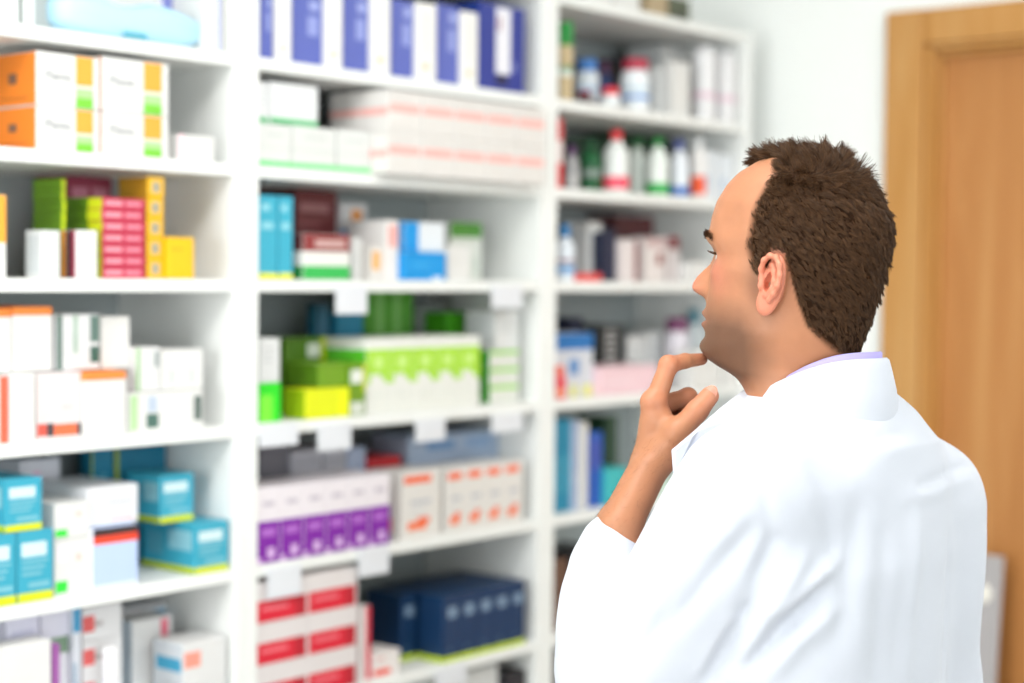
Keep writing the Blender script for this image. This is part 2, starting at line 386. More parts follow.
('medicine_box', 'limerow', 2.1032, 2.112, 1.3056, 0.3043, 0.1139, 0.1341, 5, 1, 1, 'white carton with lime green wavy band', None),
('medicine_box', 'brightgreen', 1.8555, 2.112, 1.3056, 0.0464, 0.08, 0.0652, 1, 1, 1, 'bright green carton under the small white carton at the left end panel', None),
('medicine_box', 'whitegrey', 1.857, 2.114, 1.3714, 0.0442, 0.07, 0.0745, 1, 1, 1, 'small white carton standing on the bright green carton', None),
('medicine_box', 'limeyellow', 1.9491, 2.104, 1.3056, 0.1051, 0.0552, 0.0518, 1, 1, 1, 'lime yellow carton lying at the shelf edge before the olive cartons', None),
('medicine_box', 'olive', 2.0014, 2.215, 1.3056, 0.101, 0.055, 0.1353, 1, 1, 1, 'tall olive green carton with white label and yellow edge', None),
('medicine_box', 'olivelight', 1.9883, 2.114, 1.358, 0.0691, 0.08, 0.0413, 1, 1, 1, 'olive green carton on the lime yellow carton', None),
('medicine_box', 'olivelabel', 2.0582, 2.106, 1.3056, 0.0368, 0.09, 0.0923, 1, 1, 1, 'slim olive carton with white labels left of the lime and white row', None),
('medicine_box', 'whitegreen', 2.4577, 2.13, 1.3056, 0.0875, 0.0245, 0.1027, 1, 1, 3, 'white flat box with green top stripe', None),
('medicine_box', 'whitegrey', 2.4804, 2.135, 1.4089, 0.0698, 0.08, 0.0755, 1, 1, 1, 'white carton on top of the green-striped flat boxes', None),
('medicine_box', 'purplerow', 1.842, 2.104, 1.0706, 0.3145, 0.1, 0.1269, 6, 1, 1, 'white over purple carton', None),
('medicine_box', 'charcoal', 1.9508, 2.22, 1.0706, 0.0678, 0.1, 0.1796, 1, 1, 1, 'dark grey carton behind the left end of the purple row', None),
('medicine_box', 'greyolive', 2.0189, 2.215, 1.0706, 0.0752, 0.1, 0.1676, 1, 1, 1, 'grey carton with olive emblem, left one of two behind the purple row', None),
('medicine_box', 'greyolive', 2.0978, 2.215, 1.0706, 0.0565, 0.1, 0.1662, 1, 1, 1, 'grey carton with olive emblem, right one of two behind the purple row', None),
('medicine_box', 'greyblue', 2.1582, 2.215, 1.0706, 0.0478, 0.1, 0.164, 1, 1, 1, 'pale blue-grey carton behind the purple row, right of the olive emblems', None),
('medicine_box', 'red', 2.2064, 2.21, 1.0706, 0.0882, 0.1, 0.1407, 1, 1, 1, 'red carton between the purple row and the orange-marked cartons', None),
('medicine_box', 'orangebox', 2.1957, 2.112, 1.0706, 0.1046, 0.085, 0.1243, 1, 1, 1, 'white carton with orange marks standing left of the row of four', None),
('medicine_box', 'orangebox', 2.3124, 2.108, 1.0706, 0.2235, 0.085, 0.1219, 4, 1, 1, 'white carton with orange top stripe and orange swoosh', None),
('medicine_box', 'bluegrey', 2.305, 2.202, 1.0706, 0.265, 0.1, 0.1748, 1, 1, 4, 'blue-grey flat carton', None),
('medicine_box', 'redblock', 1.842, 2.104, 0.8276, 0.2353, 0.09, 0.2122, 2, 1, 3, 'white carton with red lower block', None),
('medicine_box', 'redside', 2.0985, 2.12, 0.8276, 0.0271, 0.08, 0.1336, 1, 1, 1, 'narrow white and red carton at the right side of the red stack', None),
('medicine_box', 'redfoot', 2.1264, 2.112, 0.8276, 0.067, 0.06, 0.0462, 1, 1, 1, 'small white carton with red base mark before the navy cartons', None),
('medicine_box', 'navy', 2.3008, 2.104, 0.8276, 0.2399, 0.0653, 0.1266, 5, 1, 1, 'navy blue carton with lime base stripe', None),
('medicine_box', 'navy', 2.2576, 2.1723, 0.8276, 0.0436, 0.0925, 0.1266, 1, 2, 1, 'navy blue carton with lime base stripe in the rear group', None),
('medicine_box', 'navy', 2.3078, 2.1723, 0.8276, 0.2256, 0.1, 0.1266, 5, 1, 1, 'navy blue carton with lime base stripe behind the front row', None),
('medicine_box', 'whitegrey', 2.2934, 2.13, 0.5906, 0.1963, 0.1, 0.2018, 1, 1, 1, 'pale carton on the bottom visible shelf of the middle bay', None),
('medicine_box', 'black', 2.4992, 2.12, 0.5906, 0.0648, 0.08, 0.1786, 1, 1, 1, 'black carton on the bottom visible shelf of the middle bay', None),
('medicine_box', 'white', 2.7458, 2.13, 2.1166, 0.0921, 0.1, 0.0471, 1, 1, 1, 'left white carton on top of the right shelving unit', None),
('medicine_box', 'white', 2.845, 2.13, 2.1166, 0.0926, 0.1, 0.0525, 1, 1, 1, 'right white carton on top of the right shelving unit', None),
('medicine_box', 'tan', 2.9672, 2.13, 2.1166, 0.0747, 0.1, 0.0508, 1, 1, 1, 'tan carton on top of the right shelving unit', None),
('medicine_box', 'mossy', 3.0478, 2.13, 2.1166, 0.0793, 0.1, 0.0531, 1, 1, 1, 'dark moss green carton on top of the right shelving unit', None),
('medicine_box', 'whitegrey', 3.1777, 2.24, 1.9076, 0.1134, 0.1, 0.1797, 1, 1, 1, 'tall pale grey carton at the back of the highest right shelf', None),
('medicine_box', 'whitegrey', 3.0282, 2.15, 1.9076, 0.0572, 0.06, 0.1069, 1, 1, 1, 'short pale carton right of the red-lidded jar', None),
('medicine_box', 'white', 3.0498, 2.12, 1.9076, 0.0658, 0.029, 0.1204, 1, 1, 1, 'white carton with grey side left of the wrapped rolls', None),
('medicine_box', 'redwhite', 2.6294, 2.112, 1.7306, 0.0273, 0.06, 0.1399, 1, 1, 1, 'red and white carton against the left panel of the right bay', None),
('medicine_box', 'whiteblue', 3.1867, 2.13, 1.7306, 0.0613, 0.08, 0.1109, 1, 1, 1, 'left white and pale blue carton beside the shelving end panel', None),
('medicine_box', 'whiteblue', 3.2565, 2.13, 1.7306, 0.0535, 0.08, 0.1063, 1, 1, 1, 'right white and pale blue carton beside the shelving end panel', None),
('medicine_box', 'whitegrey', 2.8291, 2.18, 1.5436, 0.0491, 0.069, 0.1264, 1, 1, 1, 'grey upright carton left of the navy one', None),
('medicine_box', 'navyplain', 2.8442, 2.15, 1.5436, 0.0445, 0.029, 0.1052, 1, 1, 1, 'navy upright carton between grey and maroon ones', None),
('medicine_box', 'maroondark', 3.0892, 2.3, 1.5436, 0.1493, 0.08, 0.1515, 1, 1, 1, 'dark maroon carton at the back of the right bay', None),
('medicine_box', 'whitemaroon', 2.8895, 2.14, 1.5436, 0.0653, 0.1, 0.0893, 1, 1, 1, 'white carton with maroon right edge, left of its pair', None),
('medicine_box', 'whitemaroon2', 2.9843, 2.14, 1.5436, 0.0756, 0.1, 0.096, 1, 1, 1, 'white carton with small maroon emblem, right of its pair', None),
('medicine_box', 'maroontop', 3.0962, 2.16, 1.5436, 0.0433, 0.1, 0.1033, 1, 1, 1, 'pale carton with maroon top beside the face of the man', None),
('medicine_box', 'white', 3.1403, 2.13, 1.5436, 0.089, 0.08, 0.0455, 1, 1, 1, 'small white carton on the maroon shelf near the nose of the man', None),
('medicine_box', 'redflat', 2.7015, 2.106, 1.5436, 0.0808, 0.05, 0.0173, 1, 1, 1, 'small flat red packet lying at the shelf edge', None),
('medicine_box', 'bluewhite', 2.6618, 2.13, 1.3056, 0.1242, 0.08, 0.1316, 1, 1, 1, 'white carton with blue top band and yellow feet', None),
('medicine_box', 'blacktext', 2.9206, 2.22, 1.3056, 0.0992, 0.08, 0.142, 1, 1, 1, 'black carton with a column of white marks', None),
('medicine_box', 'pinkbox', 2.7868, 2.112, 1.3056, 0.2087, 0.1, 0.0587, 1, 1, 1, 'pale pink carton lying behind the raised hand', None),
('medicine_box', 'whitegrey', 3.0452, 2.23, 1.3056, 0.0691, 0.06, 0.1151, 1, 1, 1, 'pale upright carton above the pink carton, left of its pair', None),
('medicine_box', 'whitegrey', 3.1219, 2.23, 1.3056, 0.0633, 0.06, 0.1228, 1, 1, 1, 'pale upright carton above the pink carton, right of its pair', None),
('medicine_box', 'white', 3.1172, 2.106, 1.3056, 0.1217, 0.045, 0.0851, 1, 1, 1, 'white carton behind the pointing finger, left of its pair', None),
('medicine_box', 'white', 3.2476, 2.106, 1.3056, 0.0624, 0.045, 0.0675, 1, 1, 1, 'white carton under the chin of the man, right of its pair', None),
('medicine_box', 'tealbook', 2.6548, 2.13, 1.0706, 0.0261, 0.1, 0.1905, 1, 1, 1, 'left narrow teal carton in the lower right bay', None),
('medicine_box', 'tealbook', 2.6857, 2.13, 1.0706, 0.0281, 0.1, 0.1927, 1, 1, 1, 'right narrow teal carton in the lower right bay', None),
('medicine_box', 'greyblue', 2.7189, 2.13, 1.0706, 0.0218, 0.1, 0.1868, 1, 1, 1, 'slim grey carton next to the teal ones', None),
('medicine_box', 'white', 2.7459, 2.13, 1.0706, 0.0255, 0.1, 0.1809, 1, 1, 1, 'slim white carton left of the royal blue carton', None),
('medicine_box', 'royal', 2.7785, 2.13, 1.0706, 0.0428, 0.1, 0.1573, 1, 1, 1, 'royal blue upright carton left of the forearm', None),
('medicine_box', 'darkgreen', 2.9797, 2.24, 1.0706, 0.0447, 0.08, 0.1729, 1, 1, 1, 'dark green carton at the back left of the forearm', None),
('medicine_box', 'turq', 2.8221, 2.12, 1.0706, 0.0783, 0.08, 0.0775, 1, 1, 1, 'turquoise carton partly hidden by the forearm', None),
('medicine_box', 'palegreen', 2.9077, 2.12, 1.0706, 0.0925, 0.08, 0.0656, 1, 1, 1, 'pale green carton hidden mostly by the wrist', None),
('medicine_box', 'palegreen', 3.0082, 2.12, 1.0706, 0.1283, 0.08, 0.0381, 1, 1, 1, 'pale green carton seen between wrist and coat', None),
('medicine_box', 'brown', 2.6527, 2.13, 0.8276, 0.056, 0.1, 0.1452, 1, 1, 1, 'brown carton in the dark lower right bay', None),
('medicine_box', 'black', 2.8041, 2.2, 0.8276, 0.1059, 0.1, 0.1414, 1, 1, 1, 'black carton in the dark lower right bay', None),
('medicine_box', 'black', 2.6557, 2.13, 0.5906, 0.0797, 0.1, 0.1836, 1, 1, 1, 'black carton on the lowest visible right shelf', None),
('medicine_box', 'brown', 2.9627, 2.31, 1.9076, 0.1183, 0.06, 0.124, 1, 1, 1, 'added brown carton deepening the shade behind the blue-topped jar', None),  # from here on: dark rear cartons added to deepen shade in the right bay
('medicine_box', 'black', 3.0961, 2.31, 1.9076, 0.0808, 0.06, 0.148, 1, 1, 1, 'added black carton deepening the shade behind the red-lidded jar', None),
('medicine_box', 'darkgreen', 2.924, 2.3, 1.7306, 0.1242, 0.08, 0.1323, 1, 1, 1, 'added dark green carton deepening the shade behind the green bottle', None),
('medicine_box', 'darkgreen', 3.0556, 2.3, 1.7306, 0.1232, 0.08, 0.1459, 1, 1, 1, 'added dark green carton deepening the shade behind the red-capped bottle', None),
('medicine_box', 'darkgreen', 3.1869, 2.3, 1.7306, 0.105, 0.08, 0.1498, 1, 1, 1, 'added dark green carton deepening the shade behind the white-labelled green bottle', None),
('medicine_box', 'navyplain', 3.3003, 2.3, 1.7306, 0.0097, 0.08, 0.1527, 1, 1, 1, 'added navy carton deepening the shade behind the navy-capped bottle', None),
('medicine_box', 'black', 2.8217, 2.25, 1.5436, 0.0911, 0.1, 0.1278, 1, 1, 1, 'added black carton deepening the shade behind the blue and white bottle', None),
('medicine_box', 'navyplain', 2.985, 2.3, 1.5436, 0.097, 0.08, 0.1246, 1, 1, 1, 'added navy carton deepening the shade behind the grey upright carton', None),
('medicine_box', 'navyplain', 2.8724, 2.26, 1.3056, 0.0474, 0.1, 0.1595, 1, 1, 1, 'added navy carton deepening the shade behind the blue-topped white carton', None),
('medicine_box', 'darkgreen', 2.9161, 2.28, 1.0706, 0.0628, 0.1, 0.1459, 1, 1, 1, 'added dark green carton deepening the shade behind the royal blue carton', None),
]
VESSELS = [
('round_tin', 'greenwhite', 2.6812, 2.13, 1.9076, 0.0162, 0.159, 'tall green-capped tin with white label at the left of the highest right shelf'),
('jar', 'bluejar', 2.8328, 2.19, 1.9076, 0.0254, 0.1048, 'white jar with a blue top, second vessel on the highest right shelf'),
('bottle', 'darkblue', 2.9753, 2.25, 1.9076, 0.0154, 0.1198, 'slim dark blue bottle between two jars on the highest right shelf'),
('jar', 'redlid', 2.9381, 2.14, 1.9076, 0.0311, 0.112, 'big white jar with dark red lid and blue band'),
('jar', 'smallred', 2.8167, 2.115, 1.9076, 0.0198, 0.0394, 'small white jar with bright red lid before the big red-lidded jar'),
('jar', 'maroonlow', 2.7285, 2.115, 1.9076, 0.0153, 0.0253, 'low dark jar with maroon lid at the shelf edge'),
('paper_roll', 'roll', 3.2002, 2.14, 1.9076, 0.0272, 0.1685, 'left wrapped white roll on the highest right shelf'),
('paper_roll', 'roll', 3.2819, 2.14, 1.9076, 0.0266, 0.1667, 'right wrapped white roll on the highest right shelf'),
('bottle', 'purplecap', 2.7335, 2.15, 1.7306, 0.0144, 0.0922, 'grey bottle with purple cap on the row of coloured bottles'),
('bottle', 'greendark', 2.8105, 2.16, 1.7306, 0.021, 0.1102, 'dark green bottle with grey label left of the red-capped bottle'),
('bottle', 'redcap', 2.8594, 2.13, 1.7306, 0.0264, 0.131, 'white bottle with red cap and red label'),
('bottle', 'greencap', 3.0038, 2.18, 1.7306, 0.0187, 0.1286, 'white bottle with dark green cap right of the red-capped bottle'),
('bottle', 'greenbottom', 3.0107, 2.13, 1.7306, 0.024, 0.1267, 'white-labelled green bottle with dark green cap'),
('bottle', 'bluecap', 3.0857, 2.125, 1.7306, 0.021, 0.1273, 'white bottle with navy cap and blue base'),
('bottle', 'orangelabel', 3.1531, 2.12, 1.7306, 0.0168, 0.1338, 'slim white bottle with orange-red label'),
('bottle', 'bluewhite', 2.6877, 2.13, 1.5436, 0.0204, 0.115, 'blue and white bottle with turquoise cap beside the left panel'),
('bottle', 'redorange', 2.6584, 2.12, 1.3056, 0.0152, 0.0669, 'small red bottle with orange cap at the left panel'),
('jar', 'purplelid', 3.179, 2.19, 1.3056, 0.0274, 0.156, 'white jar with a wide purple lid near the chin of the man'),
('bottle', 'tealcap', 3.2908, 2.22, 1.3056, 0.0177, 0.1749, 'white bottle with teal cap near the lips of the man'),
('bottle', 'whitedome', 1.5535, 2.11, 0.8276, 0.0214, 0.1519, 'squat white bottle before the red-marked flat boxes, bottom left'),
]
TAGS = [
(2.013, 2.088, 1.4844, 1.533, 'blank white price card in front of the teal carton, middle bay'),
(2.423, 2.5123, 1.4914, 1.5338, 'blank white price card near the right end panel, eye-level shelf edge'),
(1.8418, 1.9261, 1.2662, 1.303, 'blank white price card under the bright green carton, by the left end panel'),
(1.9721, 2.0506, 1.2502, 1.2952, 'blank white price card under the lime yellow carton'),
(2.215, 2.293, 1.2491, 1.2896, 'blank white price card under the lime and white row'),
(2.4261, 2.5157, 1.2516, 1.2865, 'blank white price card under the green-striped flat boxes'),
(1.8603, 1.9343, 1.011, 1.0617, 'blank white price card hanging over the top left red and white carton'),
(2.0717, 2.147, 1.0205, 1.0687, 'blank white price card above the navy cartons'),
(2.2732, 2.3569, 0.7844, 0.8204, 'blank white price card on the shelf edge below the navy cartons'),
]

# ------------------------------------------------------------------ carton prints: base colour, prints on the front (u0,v0,u1,v1,colour), prints on the left side
W = '#dededc'
def lines(u0, v0, u1, n, c, dv=.05, th=.022):
    return [(u0, v0 - k * dv, u1 - (.12 * ((k * 7) % 3)) * (u1 - u0), v0 - k * dv + th, c) for k in range(n)]
TEALF = [(0, 0, 1, .13, '#d2dc1e'), (.1, .64, .82, .84, '#cfe6ea'), (.3, .2, .9, .27, '#7cbccb')] + lines(.12, .56, .85, 3, '#8cc4d0', .09, .03)
STY = {
 'pale': ('#dde3e1', [(.1, .2, .6, .25, '#c8d4d2')], []),
 'white': (W, lines(.15, .7, .75, 2, '#dcdcda', .12, .04), []),
 'white2': (W, [(.2, .12, .28, .5, '#c4dccb'), (.68, .12, .76, .5, '#c4dccb')], []),
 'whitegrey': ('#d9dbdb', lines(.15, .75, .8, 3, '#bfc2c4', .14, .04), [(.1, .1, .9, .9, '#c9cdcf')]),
 'grey': ('#8d9492', lines(.2, .7, .8, 2, '#b4b9b8', .15, .06), []),
 'greyfront': ('#a9b0b0', [(0, 0, .3, 1, '#e6eae8')], []),
 'periwinkle': ('#7d82c4', [(.55, .3, .75, 1, '#dfe0f2'), (.45, .55, .6, 1, '#dfe0f2')], [(0, 0, 1, 1, '#e4e4f0')]),
 'bluestripe': (W, [(.72, 0, .88, 1, '#9aa4d8')], []),
 'plant': ('#dfdfdd', [(.62, .44, .90, .99, '#f0a63c'), (.62, .0, .90, .2, '#78c83c'), (.62, .2, .90, .38, '#a9d890')], [(0, .01, 1, .99, '#ea842a'), (.35, .42, .55, .62, '#7a5a4a'), (.15, .12, .8, .17, '#c86f2a')]),
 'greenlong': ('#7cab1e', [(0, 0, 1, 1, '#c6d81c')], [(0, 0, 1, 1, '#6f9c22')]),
 'pinkedge': (W, [(0, 0, .16, 1, '#f6d3dc')], []),
 'orangetop': (W, [(0, .42, 1, 1, '#f2a83a')], [(0, .5, 1, 1, '#f2a83a')]),
 'green': ('#6d9c22', [(.88, 0, 1, 1, '#b4d020')], []),
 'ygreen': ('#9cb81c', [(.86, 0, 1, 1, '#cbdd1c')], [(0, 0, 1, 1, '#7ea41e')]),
 'crimson': ('#8e2c48', [(.08, .75, .45, .9, '#c07890'), (.55, .75, .9, .9, '#c07890')], []),
 'crimsonflat': ('#c03450', [(.06, .3, .46, .75, '#e398a6'), (.54, .3, .9, .75, '#dc8496')], [(0, 0, 1, 1, '#c8d020')]),
 'stripeside': ('#e6e6e6', lines(.2, .7, .8, 2, '#cfcfcf', .15, .04), [(0, 0, .3, 1, '#f09a28'), (.34, 0, .68, 1, '#44202c'), (.7, 0, .98, 1, '#a83250')]),
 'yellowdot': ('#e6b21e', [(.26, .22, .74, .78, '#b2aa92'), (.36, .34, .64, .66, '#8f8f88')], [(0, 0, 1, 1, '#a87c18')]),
 'yellow': ('#f0bc10', [(.1, .7, .6, .74, '#d39a10')], []),
 'redright': (W, [(.62, 0, 1, 1, '#ee6a50')], []),
 'redbase': ('#ded6d6', [(.0, .05, .22, .24, '#d85a4c'), (.22, .04, .38, .24, '#4a4448'), (.38, .04, .9, .22, '#ef7048'), (.9, .04, 1, .22, '#4a4448'), (.05, .3, .22, .9, '#f1d8d6'), (.55, .45, .8, .5, '#c8c8c8')], []),
 'greenbars': (W, [(.03, .05, .13, .95, '#b3d6a0'), (.24, .08, .40, .45, '#4c6e64'), (.26, .5, .38, .9, '#b9c6d8'), (.88, .2, .98, .85, '#5a6a64')], []),
 'greenbars2': ('#d8d8da', [(0, 0, .14, 1, '#62776f'), (.38, .3, .5, 1, '#a8bcae'), (.78, .5, 1, .98, '#5f7870'), (.78, .12, 1, .42, '#3f5f54')], []),
 'greenedge': ('#dcdcdc', [(0, 0, .16, 1, '#9ac28c'), (.78, .55, .95, .9, '#8a9898')], []),
 'teal': ('#3aa4be', TEALF, [(0, 0, 1, .13, '#b9cc1c'), (.5, .45, .95, .85, '#8cc4d2'), (.1, .3, .4, .75, '#5aa8bc')]),
 'tealstrip': ('#15708e', [(0, 0, .08, 1, '#8fa01e'), (.45, .3, .7, .8, '#4d98b0')], []),
 'teallime': ('#3aa9c4', [(0, 0, 1, .07, '#e4e41c'), (.15, .6, .8, .68, '#8fd0de'), (.15, .82, .6, .9, '#8fd0de')], [(0, 0, 1, .07, '#e4e41c')]),
 'greendot': (W, [(.02, .05, .36, .26, '#2fd83c'), (.1, .62, .3, .9, '#ecdcf0'), (.6, .6, .75, .72, '#f3c6bc')], []),
 'redblue': ('#b9cdf0', [(0, .74, 1, .87, '#f0482c'), (0, .87, 1, 1, '#3c2c2c'), (0, .0, 1, .08, '#dfe6f2')], [(0, 0, 1, 1, '#e8e8ee')]),
 'greymark': ('#dedfe3', [(.45, .1, .9, .15, '#e8a8a8'), (.4, .55, .9, .6, '#c4c6cc')], []),
 'pinkmark': ('#d5d5de', [(.3, .75, .5, .9, '#dfb5cf'), (.55, .5, .65, .56, '#e09a92')], []),
 'greenstrip': ('#e2e2ea', [(.6, 0, 1, 1, '#6f8f5c')], []),
 'lilac': ('#dadaec', lines(.15, .85, .85, 3, '#c2c4dc', .12, .03), []),
 'greenbase': ('#dcdcea', [(0, .0, 1, .7, '#dfe0e6'), (0, .68, 1, .80, '#7d9a80')], []),
 'purple': ('#9c5ba0', [(0, 0, 1, .2, '#d8507c')], []),
 'bluetop': ('#dde2ea', [(0, .82, 1, 1, '#4a9cc8'), (0, .4, .5, .6, '#a6bccc')], []),
 'redmark': ('#e2e2e4', [(.0, .25, .3, .75, '#e06464'), (.3, .4, .5, .55, '#b0a8a8')], []),
 'redtop': ('#d9dade', [(0, .84, .42, .96, '#d8687a'), (.42, .84, 1, .96, '#8cb8d4')], []),
 'redflag': ('#dedede', [(.72, .62, .9, .98, '#e0607a')], [(0, 0, 1, 1, '#c3d0da')]),
 'orangemark': ('#dcdcdc', [(.02, .4, .4, .78, '#f59a88')], [(0, .0, 1, 1, '#d4dae0'), (.1, .3, .95, .62, '#46a6cc')]),
 'bluebox': ('#5a66b4', [(.5, .42, .86, .70, '#8f9ad4'), (.55, .78, .9, .92, '#98a2d8')], [(0, 0, 1, 1, '#e4e4ee')]),
 'whitebook': ('#ecebe8', [(.3, .14, .62, .22, '#d6c8a8'), (.4, .35, .6, .9, '#dcdcdc')], []),
 'navylabel': ('#2c3a8e', [(.36, .2, .68, .97, '#e4e4ec'), (.36, .08, .62, .18, '#1c1c30'), (.4, .7, .46, .86, '#9c6a7a'), (.72, .25, .84, .35, '#6a74b8')], [(0, 0, 1, 1, '#1e3a8a')]),
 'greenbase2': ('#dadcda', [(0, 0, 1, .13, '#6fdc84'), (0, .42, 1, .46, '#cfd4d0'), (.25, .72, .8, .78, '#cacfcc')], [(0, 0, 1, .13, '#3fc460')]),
 'greenbase3': ('#e2e4e6', [(0, 0, 1, .14, '#58b878')] + lines(.2, .8, .8, 3, '#cdd0d2', .16, .04), []),
 'pink': ('#dcd9d6', [(.02, .48, .94, .68, '#f0b4ae'), (.1, .78, .8, .84, '#d4cfcc'), (.1, .2, .6, .26, '#dedad6')], [(0, .4, 1, .58, '#eeb2ac')]),
 'maroon': ('#6b2c30', [(.1, .5, .8, .7, '#9c6a6c'), (.1, .2, .6, .3, '#87494c')], []),
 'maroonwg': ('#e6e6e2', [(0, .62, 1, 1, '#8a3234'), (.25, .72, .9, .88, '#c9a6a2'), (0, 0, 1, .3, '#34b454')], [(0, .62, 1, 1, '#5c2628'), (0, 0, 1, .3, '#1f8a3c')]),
 'orangedot': ('#d6d6d8', [(.4, .72, .8, .92, '#f0a050'), (.0, .5, .28, .66, '#3a8ad0')], []),
 'tinydot': ('#dcd8d4', [(.2, .3, .85, .85, '#eaae5c')], []),
 'pinkpanel': ('#e6e2e0', [(.2, .55, .85, .92, '#f0a8a2')], []),
 'bluefull': ('#0f94dc', [(.68, .0, .9, .12, '#e6f0f8'), (.2, .5, .6, .6, '#38a8e4')], []),
 'bluehalf': ('#dfe5ea', [(0, 0, .36, 1, '#0f94dc')], [(0, 0, 1, 1, '#0f94dc')]),
 'greentop': ('#d5d9d2', [(0, .74, 1, 1, '#4c8c34'), (.7, .1, .9, .4, '#c4ccc4')], []),
 'midteal': ('#0c7a9c', [], []),
 'greenstripes': ('#47912a', [(.22, 0, .36, 1, '#76b060'), (.6, 0, .72, 1, '#76b060')], []),
 'greenflat': ('#459c1c', [(.8, .3, .95, .8, '#b4d4a4')], []),
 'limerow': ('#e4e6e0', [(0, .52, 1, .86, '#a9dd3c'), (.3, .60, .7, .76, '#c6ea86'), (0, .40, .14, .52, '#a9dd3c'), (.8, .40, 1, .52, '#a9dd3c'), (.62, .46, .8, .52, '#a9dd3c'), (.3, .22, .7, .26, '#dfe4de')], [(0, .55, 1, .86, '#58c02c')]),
 'brightgreen': ('#28d820', [(0, 0, .6, .7, '#7cec3c')], []),
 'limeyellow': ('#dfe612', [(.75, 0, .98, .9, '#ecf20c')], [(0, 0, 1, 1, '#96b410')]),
 'olive': ('#4e7812', [(.55, .74, .86, .92, '#dde2da'), (.88, .4, 1, 1, '#c2d01c')], []),
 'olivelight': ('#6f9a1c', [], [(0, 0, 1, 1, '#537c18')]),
 'olivelabel': ('#6d961a', [(.0, .62, .82, .88, '#dfe3dc'), (.84, .45, 1, 1, '#dde414'), (0, .02, .9, .26, '#d3d9cd')], []),
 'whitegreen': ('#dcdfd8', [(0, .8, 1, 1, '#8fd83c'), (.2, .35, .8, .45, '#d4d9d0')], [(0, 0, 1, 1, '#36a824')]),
 'purplerow': ('#e6e0e6', [(0, .0, 1, .56, '#7d1ba0'), (.2, .36, .8, .46, '#b06ac8'), (.45, .06, .75, .2, '#d8b4e2'), (0, .0, .2, .08, '#d8b4e2'), (.25, .76, .75, .82, '#c4bcc8')], []),
 'charcoal': ('#6a6a74', [], []),
 'greyolive': ('#b4b6c0', [(.4, .50, .72, .72, '#7a8458'), (.1, .85, .9, .9, '#9c9eaa')], []),
 'greyblue': ('#a9b8d4', [(.2, .3, .6, .4, '#c9d2e4')], []),
 'red': ('#cc2a36', [(.1, .1, .9, .2, '#e0505a')], []),
 'orangebox': ('#dedbd7', [(.05, .82, .75, .93, '#f2663a'), (.15, .12, .62, .24, '#f4713c'), (.4, .2, .7, .3, '#f2663a'), (.2, .5, .75, .56, '#b9bcc4'), (.2, .38, .6, .42, '#d4d6da')], [(.2, .1, .7, .3, '#f4713c')]),
 'bluegrey': ('#a3b6d0', [(.2, .3, .5, .7, '#6c94c4'), (.62, .25, .9, .75, '#8aa6cc')], [(0, 0, 1, 1, '#9aa6ba')]),
 'redblock': ('#dcd6d6', [(.0, .04, .96, .56, '#d81c34'), (.74, .04, .96, .56, '#b8182c'), (.1, .32, .6, .40, '#ee7c88')], []),
 'redside': ('#e9e0e0', [(.55, 0, 1, 1, '#d8384a')], [(0, 0, 1, 1, '#e6dede')]),
 'redfoot': ('#e6e0de', [(.0, .1, .62, .34, '#ee4a38'), (.1, .7, .4, .8, '#d8a0a0')], []),
 'navy': ('#12345a', [(0, 0, 1, .08, '#c4dc12'), (.25, .66, .8, .82, '#7d95ae'), (.3, .16, .5, .2, '#4a6a8a')], [(0, 0, 1, .08, '#c4dc12')]),
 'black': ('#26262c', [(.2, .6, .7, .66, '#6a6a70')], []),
 'tan': ('#b09c7c', [], []),
 'mossy': ('#565c48', [(.4, .1, .7, .5, '#2c3428')], []),
 'redwhite': ('#e2d2d2', [(.2, .68, .9, 1, '#cc1c22'), (.1, 0, 1, .36, '#d8343a')], []),
 'whiteblue': ('#e2e8ee', [(.15, .25, .4, .5, '#b4c8e2')], []),
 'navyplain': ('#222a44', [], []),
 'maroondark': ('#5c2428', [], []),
 'whitemaroon': ('#dcd4d4', [(.82, 0, 1, 1, '#8c3438')], []),
 'whitemaroon2': ('#dcd4d2', [(.55, .4, .85, .66, '#8c3434'), (0, .8, 1, 1, '#c4a8a8')], []),
 'maroontop': ('#d4cccc', [(0, .72, 1, 1, '#7c3236')], []),
 'redflat': ('#e05050', [], []),
 'bluewhite': ('#d0d4dc', [(0, .74, 1, 1, '#2470b4'), (.35, .35, .62, .6, '#5c8cc4'), (.4, 0, .56, .18, '#e2e06a'), (.75, 0, .95, .18, '#e2e06a')], []),
 'blacktext': ('#22282a', [(.3, .2 + .11 * 0, .62, .26, '#b4b4b4')] + [(.3, .2 + .11 * k, .64, .26 + .11 * k, '#b0b2b2') for k in range(1, 7)], []),
 'pinkbox': ('#ecccd4', [(.1, .4, .6, .5, '#f2dce2')], []),
 'tealbook': ('#2a8cae', [(.2, .2, .8, .6, '#4aa4c0')], []),
 'royal': ('#2b5cb4', [(.2, .5, .7, .9, '#4c54a8')], []),
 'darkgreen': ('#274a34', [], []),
 'turq': ('#3cb4b8', [], []),
 'palegreen': ('#cfe0d4', [(.1, .5, .5, .6, '#a4ccb8')], []),
 'brown': ('#6a4c3c', [], []),
}

